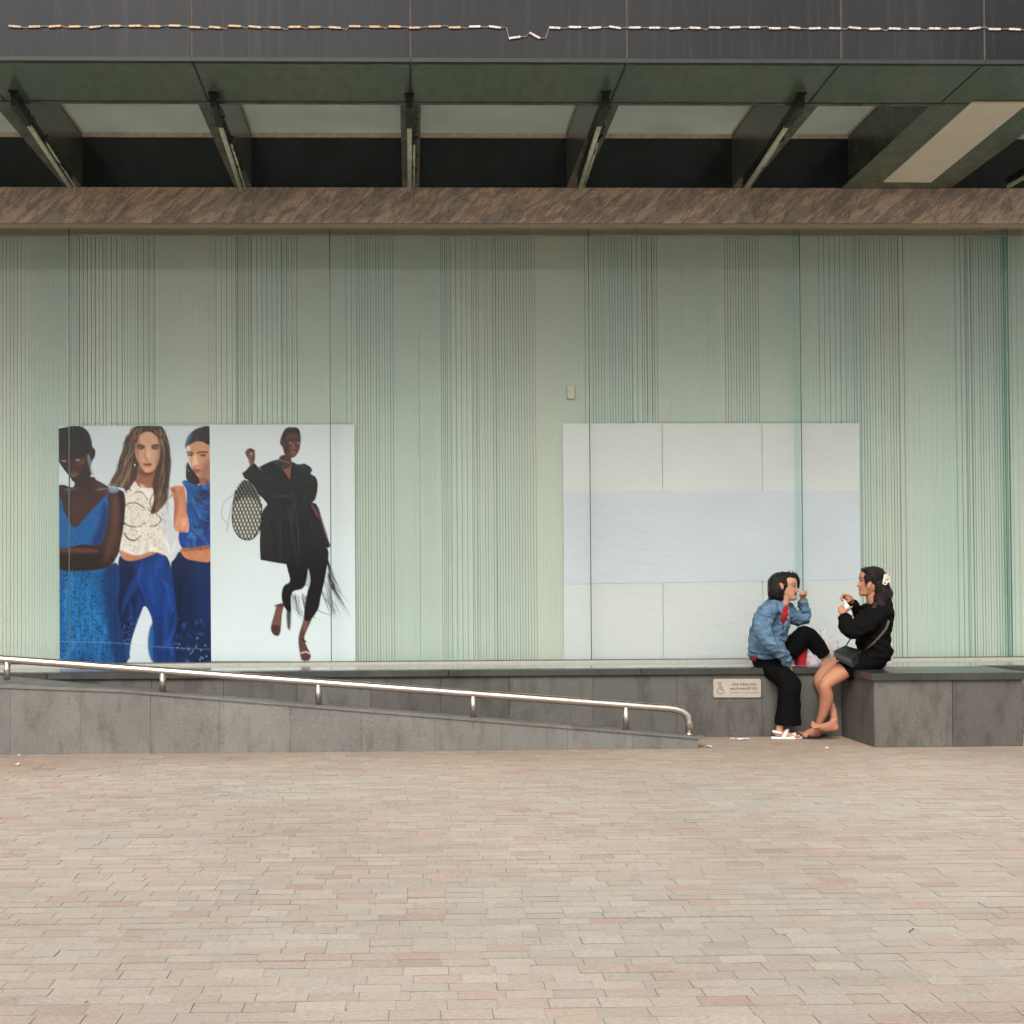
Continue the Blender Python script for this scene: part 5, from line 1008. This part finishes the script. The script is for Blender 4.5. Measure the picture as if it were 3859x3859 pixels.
# ================= woman in the black hoodie =================
pb_ = empty('person', cp(1350, 1130, 8.55), 'woman in black hoodie and shorts sitting barefoot at the corner, opening a bottle', 'person')
fwd = Vector((-1, .03, 0)).normalized(); side = Vector((0.03, 1, 0)).normalized()*-1
b = Solid(); YH2 = 8.52
b.head(1332, 95, 392, YH2, (fwd+Vector((0, 0, -.03))).normalized(), side)
b.t([(1400, 600, YH2, 90, .09), (1390, 500, YH2, 66, .06), (1355, 430, YH2, 50, .045), (1345, 370, YH2, 47, .044), (1345, 310, YH2, 45, .045)])
b.t([(1370, 900, YH2, 110), (1375, 700, YH2, 110), (1400, 560, YH2, 95)])
b.t([(1400, 560, 8.38, 50), (1280, 680, 8.36, 44), (1180, 735, 8.36, 36), (1110, 660, 8.40, 30), (1078, 590, 8.42, 27), (1062, 545, 8.43, 30)])
b.t([(1380, 560, 8.66, 45), (1290, 660, 8.68, 38), (1225, 560, 8.66, 30), (1170, 475, 8.6, 24), (1140, 435, 8.56, 26)])
# near leg, straight knee line down to the ground
b.t([(1380, 1035, 8.53, 80), (1160, 1098, 8.48, 92, .07), (1010, 1185, 8.46, 84, .062), (905, 1265, 8.45, 68, .052), (880, 1310, 8.45, 62, .05), (897, 1420, 8.48, 68, .052), (868, 1560, 8.52, 50, .04), (828, 1660, 8.55, 34, .028), (812, 1720, 8.57, 34, .027), (800, 1765, 8.58, 38, .027)])
b.t([(806, 1788, 8.60, 38, .027), (762, 1776, 8.60, 50, .030), (710, 1786, 8.60, 40, .034), (668, 1796, 8.60, 28, .036)])
for i, (x0, y0, x1, y1, dY) in enumerate(((668, 1788, 618, 1768, .03), (668, 1790, 630, 1778, .014), (672, 1796, 645, 1788, 0), (680, 1802, 660, 1802, -.014), (690, 1810, 680, 1814, -.028))): b.t([(x0, y0, 8.60+dY, 15), ((x0+x1)/2-3, (y0+y1)/2-3, 8.60+dY, 12), (x1, y1, 8.60+dY, 12 if i else 15)], n=12)
# far leg crosses behind and its foot comes round in front
b.t([(1360, 1010, 8.66, 90), (1050, 1050, 8.68, 78, .06), (900, 1150, 8.68, 70, .055), (822, 1235, 8.68, 55, .05), (838, 1310, 8.67, 50, .046), (905, 1430, 8.62, 50, .045), (955, 1540, 8.58, 42, .038), (975, 1630, 8.54, 34, .028), (980, 1690, 8.51, 36, .027)])
b.t([(988, 1722, 8.50, 38, .027), (930, 1716, 8.49, 48, .028), (860, 1722, 8.47, 42, .032), (800, 1708, 8.46, 28, .036)])
b.t([(978, 1640, 8.52, 34, .028), (950, 1690, 8.50, 40, .028), (900, 1712, 8.48, 38, .03)])
for i, (x0, y0, x1, y1, dY) in enumerate(((800, 1695, 757, 1672, .026), (796, 1699, 748, 1688, .012), (796, 1704, 748, 1702, 0), (800, 1710, 756, 1716, -.012), (806, 1716, 768, 1728, -.024))): b.t([(x0, y0, 8.46+dY, 15), ((x0+x1)/2, (y0+y1)/2-2, 8.46+dY, 12), (x1, y1, 8.455+dY, 15 if i == 0 else 11)], n=12)
# near hand round the bottle, thumb along it
b.t([(1066, 560, 8.425, 38, .017), (1052, 535, 8.435, 40, .017), (1056, 512, 8.45, 34, .016)])
b.t([(1078, 548, 8.42, 17), (1110, 525, 8.415, 15), (1135, 512, 8.42, 13), (1155, 501, 8.425, 9)], n=12)
for i in range(4): b.t([(1050+i*3, 508+i*15, 8.44, 14), (1068+i*4, 498+i*17, 8.475, 13), (1096+i*5, 502+i*17, 8.492, 12), (1122+i*4, 512+i*17, 8.48, 10)], n=10)
# far hand pinching the cap
b.t([(1145, 432, 8.555, 30, .02), (1122, 412, 8.54, 36, .02), (1100, 400, 8.53, 32, .018)])
for i in range(4): b.t([(1098-i*2, 388+i*8, 8.52+.012*i, 14), (1066-i*3, 380+i*9, 8.50+.012*i, 13), (1046+i*2, 405+i*8, 8.485+.012*i, 12), (1062+i*5, 440+i*4, 8.475+.01*i, 10)], n=10)
b.t([(1135, 430, 8.53, 16), (1120, 446, 8.50, 14), (1104, 456, 8.475, 12)], n=12)
body2 = b.grow('body', M['skin_b'], pb_, .0038, 2)
s_ = Solid()
s_.t([(1430, 1060, 8.55, 70, .13), (1370, 1010, 8.56, 110, .165), (1350, 930, 8.56, 110, .14)])
s_.t([(1400, 1030, 8.52, 104, .11), (1250, 1068, 8.495, 108, .098), (1120, 1124, 8.475, 108, .086), (1065, 1156, 8.47, 105, .080)], flat=1)
s_.t([(1350, 1010, 8.64, 95, .08), (1150, 1030, 8.67, 92, .07), (1020, 1090, 8.68, 88, .066)], flat=1)
s_.grow('shorts', M['black_cloth'], pb_, .006, 2, wr=((.003, 16, 10, 10, 1),))
j = Solid()
j.t([(1385, 985, 8.55, 132, .15), (1372, 880, 8.54, 146, .155), (1368, 760, 8.53, 152, .16), (1385, 640, 8.52, 150, .17), (1412, 540, 8.52, 134, .175), (1420, 470, 8.52, 105, .13), (1395, 425, 8.52, 68, .07)], flat=1)
j.t([(1420, 545, 8.40, 92, .08), (1310, 650, 8.36, 102, .078), (1210, 725, 8.34, 90, .07), (1130, 715, 8.36, 82, .06), (1090, 655, 8.39, 62, .05), (1088, 600, 8.41, 54, .042)], flat=1)
j.t([(1398, 540, 8.64, 80, .07), (1310, 640, 8.67, 75, .06), (1240, 590, 8.66, 55, .05), (1195, 520, 8.62, 45, .042), (1160, 462, 8.58, 37, .033)], flat=1)
j.e(1480, 540, 8.53, 66, 118, .12, rad(4)); j.e(1495, 950, 8.55, 32, 90, .12); j.t([(1255, 985, 8.55, 40, .14), (1400, 1010, 8.55, 60, .15), (1470, 1000, 8.55, 52, .12)]); j.e(1500, 1010, 8.54, 26, 36, .08)
hd_ = j.grow('hoodie', M['hoodie'], pb_, .0055, 2, wr=((.009, 12, 8, 15, 1), (.004, 26, 16, 12, 1)))
th = bvh(hd_)
for P in ([(1040, 585), (1085, 562), (1140, 580), (1138, 592), (1086, 575), (1046, 598)],): decal('cuff_rib', P, th, M['black_cloth'], pb_, .003, .004)
tb = bvh(body2)
def fdecal(nm, P, m, off=.0012, th_=.0015, st=5): return decal(nm, P, tb, m, pb_, off, th_, st, True, 8.5)
fdecal('eyebrow', [(1234, 212), (1246, 203), (1268, 206), (1266, 212), (1248, 210), (1236, 217)], M['brow'])
fdecal('eye', [(1232, 242), (1246, 236), (1258, 241), (1248, 247)], M['eye']); fdecal('lips', [(1222, 318), (1232, 314), (1246, 323), (1238, 328), (1242, 333), (1230, 337), (1222, 333)], M['lip'], .0008, .001)
fdecal('nostril', [(1217, 292), (1226, 290), (1228, 295), (1220, 297)], M['mouth'])
er = Solid(); er.e(1332, 285, 8.448, 20, 34, .011, rad(-8)); er.e(1342, 268, 8.446, 13, 18, .012); er.e(1325, 312, 8.449, 10, 11, .010); ear = er.grow('ear', M['skin_b'], pb_, .0025, 2)
decal('ear_hollow_shade', [(1325, 268), (1338, 262), (1342, 280), (1334, 302), (1324, 290)], bvh(ear), M['shade_skin'], pb_, .001, .001, 8, sub=ear)
h = Solid()
h.e(1378, 205, YH2, 128, 116, .086, rad(-12)); h.e(1325, 160, YH2, 78, 64, .076, rad(14)); h.e(1292, 130, YH2, 38, 22, .05, rad(20)); h.t([(1312, 200, 8.462, 38, .02), (1304, 240, 8.458, 24, .014), (1296, 268, 8.455, 10, .008)])
h.t([(1415, 250, YH2, 100, .088), (1440, 330, YH2, 95, .085), (1470, 380, YH2, 88, .08), (1460, 430, YH2, 78, .078)]); h.e(1515, 365, YH2, 48, 62, .062)
h.t([(1440, 400, 8.46, 62, .05), (1440, 480, 8.42, 58, .04), (1470, 560, 8.40, 52, .035), (1500, 640, 8.42, 30, .028)]); h.t([(1505, 420, 8.52, 40, .06), (1515, 520, 8.50, 36, .06), (1505, 620, 8.48, 28, .05)])
hb = h.grow('hair', M['hair_b'], pb_, .0045, 3, wr=((.0022, 60, 60, 8, 0),))
ht = bvh(hb); gd = [([(1258, 135), (1330, 100), (1420, 110), (1490, 185)], [(1285, 262), (1340, 240), (1420, 225), (1490, 240)]), ([(1490, 200), (1540, 290), (1560, 370), (1535, 450), (1535, 600)], [(1480, 250), (1440, 330), (1400, 420), (1390, 500), (1420, 620)]), ([(1350, 330), (1400, 300), (1460, 290), (1490, 250)], [(1340, 260), (1390, 250), (1440, 240), (1490, 230)])]
strands('hair_strands', gd, ht, M['hair_b'], pb_, 210, 8.45, seed=7); strands('hair_strands', gd, ht, M['hair_hi'], pb_, 90, 8.45, .0008, seed=8)
h = Solid(); h.t([(1395, 470, 8.37, 30, .015), (1385, 520, 8.345, 30, .014), (1405, 580, 8.335, 22, .012), (1430, 640, 8.34, 8, .008)]); h.grow('hair_ends', M['hair_tip'], pb_, .004, 2, wr=((.003, 60, 60, 8, 1),))
fl = MB()
for i in range(40): x = rh.uniform(1370, 1530); fl.tube([cp(x, 430, 8.42+rh.uniform(-.02, .02)), cp(x+rh.uniform(-10, 10), 520, 8.36+.1*abs(x-1440)/90), cp(x+rh.uniform(-14, 16), 610+rh.uniform(-20, 30), 8.35+.12*abs(x-1440)/90)], .0012, 4)
for i in range(12): x = rh.uniform(1260, 1300); fl.tube([cp(x, 120, 8.49), cp(x-8, 116-rh.uniform(0, 8), 8.5), cp(x-20, 128+rh.uniform(-8, 8), 8.5)], .0008, 4)
for x0, y0, x1, y1, x2, y2, w_ in ((1275, 115, 1258, 112, 1246, 128, 2.2), (1300, 105, 1280, 98, 1262, 108, 1.8), (1440, 110, 1462, 112, 1480, 130, 1.8), (1550, 340, 1572, 360, 1570, 395, 2.4), (1545, 400, 1556, 440, 1548, 480, 2.4), (1520, 560, 1530, 610, 1524, 650, 3), (1480, 590, 1484, 640, 1494, 680, 3), (1400, 440, 1378, 480, 1372, 530, 2.6), (1290, 265, 1292, 290, 1300, 312, 1.8), (1420, 560, 1428, 620, 1446, 660, 2.6)):
    fl.tube([cp(x0, y0, 8.46), cp(x1, y1, 8.45), cp(x2, y2, 8.45)], [w_*.0016, w_*.0013, .0006], 6)
fl.build('loose_strands', M['hair_b'], pb_)
M['clip'] = simple('cream_claw_clip', (.72, .62, .52, 1), .35, var=.05)
cl = MB(); Yc = 8.435
fr_o = [(1487, 172), (1512, 178), (1536, 212), (1530, 232), (1540, 246), (1516, 250), (1496, 278), (1465, 266), (1478, 220)]; fr_i = [(1494, 190), (1506, 196), (1498, 246), (1482, 250), (1488, 215)]
for i in range(9): a, b2 = fr_o[i], fr_o[(i+1) % 9]; cl.tube([cp(*a, Yc), cp(*b2, Yc)], .0042, 6)
for i in range(5): a, b2 = fr_i[i], fr_i[(i+1) % 5]; cl.tube([cp(*a, Yc), cp(*b2, Yc)], .0040, 6)
for i in range(5): cl.tube([cp(*fr_i[i], Yc), cp(*fr_o[(0, 1, 5, 7, 8)[i]], Yc)], .0045, 6)
for q in (190, 215, 240): cl.tube([cp(1515, q, Yc), cp(1530, q+4, 8.5), cp(1535, q+4, 8.57)], .004, 6)
cl.build('hair_clip', M['clip'], pb_)

# ================= things they hold or that lie beside them =================
M['clear'] = glass('clear_plastic', (.93, .95, .96, 1), .9); M['water_label'] = simple('pale_label', (.62, .6, .62, 1), .4)
bt = empty('bottle', cp(1110, 540, 8.455), 'small clear plastic water bottle held by the woman in the hoodie', 'bottle')
ax = [(1084, 452), (1088, 462), (1090, 470), (1096, 484), (1104, 510), (1114, 545), (1126, 585), (1134, 612)]
MB().tube([cp(x, y, 8.452) for x, y in ax], [.009, .0095, .0095, .017, .024, .026, .026, .020], 16).build('bottle_body', simple('milky_plastic', (.66, .64, .66, 1), .2, var=.06), bt, True)
MB().tube([cp(1081, 440, 8.452), cp(1085, 455, 8.452)], .0115, 14).build('cap', M['white_rubber'], bt)
# crossbody bag
M['bag'] = simple('dark_green_black_leather', (.018, .022, .02, 1), .45, var=.15, scale=60, bump=.0006)
cb = empty('crossbody_bag', cp(1110, 980, 8.42), 'small black crossbody bag with a flap on the lap of the woman in the hoodie', 'bag')
A_, B_, C2, D2 = cp(978, 958, 8.37), cp(1088, 902, 8.50), cp(1262, 955, 8.47), cp(1150, 1040, 8.335)
dn = Vector((.012, .006, -.052)); bm_ = MB(); bm_.prism([A_, D2, C2, B_], dn).build('bag_body', M['bag'], cb)
up_ = Vector((0, -.002, .006)); fo = MB(); fo.prism([A_+Vector((-.006, -.004, 0))+up_*.5, D2+Vector((0, -.008, 0))+up_*.5, C2+Vector((.006, 0, 0))+up_*.5, B_+up_*.5], (0, 0, .004)); fo.prism([A_+Vector((-.006, -.005, 0)), D2+Vector((0, -.009, 0)), D2+Vector((.002, -.009, -.028)), A_+Vector((-.004, -.005, -.028))], (0, .003, 0)); fo.build('flap', M['bag'], cb)
M['strap'] = simple('olive_webbing', (.085, .08, .055, 1), .7, var=.15, scale=200)
def ribbon(P, w, th_, nrm=Vector((0, -1, 0))):
    s = MB(); P = [Vector(p) for p in P]
    L_ = []
    for i, p in enumerate(P): t_ = (P[min(i+1, len(P)-1)]-P[max(i-1, 0)]).normalized(); u = t_.cross(nrm).normalized()*w; L_.append((p-u, p+u))
    for i in range(len(P)-1): s.prism([L_[i][0], L_[i+1][0], L_[i+1][1], L_[i][1]], nrm*th_)
    return s
eye = Vector((0, 0, EYE))
def on_body(x, y, tree, Y0=8.5, off=.006):
    d = (cp(x, y, Y0)-eye).normalized(); l, n_, _, _ = tree.ray_cast(eye, d); return (l-d*off) if l is not None else cp(x, y, Y0)
ribbon([on_body(x, y, th) for x, y in ((1318, 915), (1352, 885), (1390, 850), (1430, 805), (1470, 760), (1500, 720), (1518, 675), (1527, 640))], .0075, .003).build('strap', M['strap'], cb)
ribbon([on_body(1262, 955, th), on_body(1290, 938, th), on_body(1318, 915, th)], .0035, .003).build('strap_buckle', M['steel'], cb)
MB().tube([on_body(1312+9*cos(a*pi/6), 912+13*sin(a*pi/6), th) for a in range(13)], .0016, 6).build('ring', M['steel'], cb)
ribbon([cp(1092, 900, 8.50), cp(1112, 870, 8.49), cp(1130, 840, 8.47), cp(1150, 815, 8.45)], .005, .002).build('strap', M['strap'], cb)
MB().tube([cp(1158, 1052, 8.33), cp(1195, 1026, 8.37), cp(1225, 985, 8.42)], .0018, 6).build('zip', M['steel'], cb)
# plastic bags
def film(name, c, a=.55, rough=.3):
    k = NM(name, rough, 0, .5); k.col(k.ramp(k.noise(20, detail=4), [(.3, mul(c, .8)), (.7, c)])); k.b.inputs['Alpha'].default_value = a; k.bump(k.noise(30, detail=5, dist=1.5), .01); return k.m
def crumple(name, S_, m, root, amp=.012, vox=.007): return S_.grow(name, m, root, vox, 1, wr=((amp, 22, 20, 18, 1), (amp*.6, 50, 50, 44, 1)))
g1 = empty('plastic_bag', cp(900, 1110, 8.98), 'crumpled translucent plastic bag of food between the two women', 'plastic bag')
q = Solid(); q.t([(885, 1098, 9.1, 75, .07), (905, 1010, 9.1, 95, .07), (930, 920, 9.1, 88, .06), (890, 830, 9.1, 48, .035), (858, 765, 9.1, 18, .015), (850, 735, 9.1, 8, .006)]); q.t([(930, 900, 9.1, 50, .04), (985, 850, 9.1, 20, .02), (990, 890, 9.1, 10, .01)]); crumple('bag_film', q, film('cloudy_film', (.75, .72, .72, 1), .5), g1)
q = Solid(); q.e(925, 960, 9.11, 62, 68, .045); q.e(955, 1020, 9.10, 50, 60, .04); crumple('contents', q, simple('food_wrap', (.42, .33, .25, 1), .6, var=.4, scale=26), g1, .004)
g2 = empty('plastic_bag', cp(770, 1112, 8.95), 'low translucent plastic bag of drinks under the raised knee', 'plastic bag')
q = Solid(); q.t([(765, 1092, 9.02, 78, .06), (762, 1040, 9.02, 82, .06), (745, 970, 9.02, 45, .03), (725, 925, 9.02, 14, .01)]); crumple('bag_film', q, film('thin_film', (.72, .68, .68, 1), .55), g2, .008)
q = Solid(); q.e(765, 1015, 9.03, 40, 36, .03); q.t([(735, 1095, 9.02, 22), (735, 1060, 9.02, 22)]); q.t([(800, 1095, 9.02, 24), (800, 1050, 9.02, 24)]); crumple('contents', q, simple('pink_drink', (.5, .2, .2, 1), .4, var=.3, scale=18), g2, .003, .005)
g3 = empty('red_bag', cp(640, 1112, 8.95), 'small red cloth bag standing on the ledge behind the bent leg', 'bag')
q = Solid(); q.t([(650, 1100, 9.04, 45, .045), (635, 1050, 9.04, 58, .05), (655, 980, 9.04, 52, .04), (682, 930, 9.04, 28, .02)]); crumple('bag_cloth', q, M['red'], g3, .006)
g4 = empty('plastic_bag', cp(1480, 1120, 8.75), 'white plastic bag with red print behind the woman in the hoodie', 'plastic bag')
q = Solid(); q.t([(1470, 1098, 8.78, 60, .05), (1495, 1040, 8.78, 52, .05), (1520, 960, 8.78, 36, .035), (1528, 880, 8.78, 26, .025), (1515, 820, 8.78, 12, .012)]); crumple('bag_film', q, film('white_film', (.78, .72, .72, 1), .9), g4, .007)
q = Solid(); q.t([(1500, 1000, 8.76, 8, .01), (1512, 1030, 8.75, 10, .01)]); q.t([(1535, 880, 8.755, 5), (1545, 900, 8.755, 5), (1530, 915, 8.752, 4)]); q.grow('red_print', M['red'], g4, .003, 1)
# small dark stains on the paving
for x, y, w_, lb in ((3440, 3505, .006, 'dark dry stain on the foreground paving, the upper of two at the right'), (3430, 3512, .005, 'dark dry stain on the foreground paving, the lower of two at the right'), (325, 3778, .004, 'tiny dark stain on the paving at the lower left')):
    c = atz(x, y, .002); tag(MB().prism([(c.x-w_, c.y-.002, .003), (c.x-w_*.2, c.y-.006, .004), (c.x+w_, c.y+.001, .006), (c.x+w_*.1, c.y+.006, .004)], (0, 0, .0012)).build('dry_stain', M['dry'] if 'dry' in M else M.setdefault('dry', simple('dry_stain', (.06, .05, .04, 1), .8))), lb, 'stain', 'dry stains on the paving')  # thin flakes standing in for small dark stains
# black slipper under the bare feet
def slipper(x0, x1, Y, lab, toe):
    t = empty('slipper', (cp((x0+x1)/2, 1845, Y).x, Y, 0), lab, 'slipper', 'black slippers on the paving')
    a, b2 = cp(x0, 1845, Y).x, cp(x1, 1845, Y).x; FO = foot_outline(b2, a, .036, Y, 0)
    MB().prism([(x, y, .003) for x, y in FO], (0, 0, .014)).build('sole', M['black_rubber'], t)
    xs2 = a+(b2-a)*toe; MB().tube([(xs2, Y-.035, .016), (xs2-.006, Y-.02, .036), (xs2-.01, Y, .044), (xs2-.006, Y+.02, .036), (xs2, Y+.035, .016)], .008, 8).build('strap', M['black_rubber'], t, True)
slipper(612, 850, 8.60, 'black slipper lying flat under the lower bare foot', .42)
slipper(700, 900, 8.68, 'black slipper close to the wall, half hidden behind the heel', .5)
# litter
M['tissue'] = simple('white_tissue', (.68, .66, .66, 1), .8, var=.08, scale=40)
def scrap(x, y, w, d, lab, m='tissue', fx=None):
    c = atz(x, y, .004); r_ = random.Random(int(x)); v = [(c.x+w*cos(a)*r_.uniform(.7, 1.1), c.y+d*sin(a)*r_.uniform(.7, 1.1), .004+r_.uniform(0, .012)) for a in np.linspace(0, 2*pi, 8)[:-1]]
    tag(MB().prism(v, (0, 0, .0015)).build('paper_scrap', M[m]), lab, 'litter', 'scraps of paper on the paving')
scrap(2805, 2787, .055, .02, 'flat white tissue lying against the wall under the sign'); scrap(2760, 2788, .018, .012, 'tiny white scrap at the wall just left of the flat tissue')
scrap(2672, 2815, .022, .02, 'crumpled white tissue beside the low end of the ramp wall'); scrap(3117, 2822, .016, .008, 'small white scrap on the paving in front of the plinth corner')
scrap(72, 2849, .014, .008, 'white speck of paper at the foot of the ramp wall, far left'); scrap(62, 2883, .018, .008, 'thin pale scrap on the paving in the left foreground of the ramp wall')
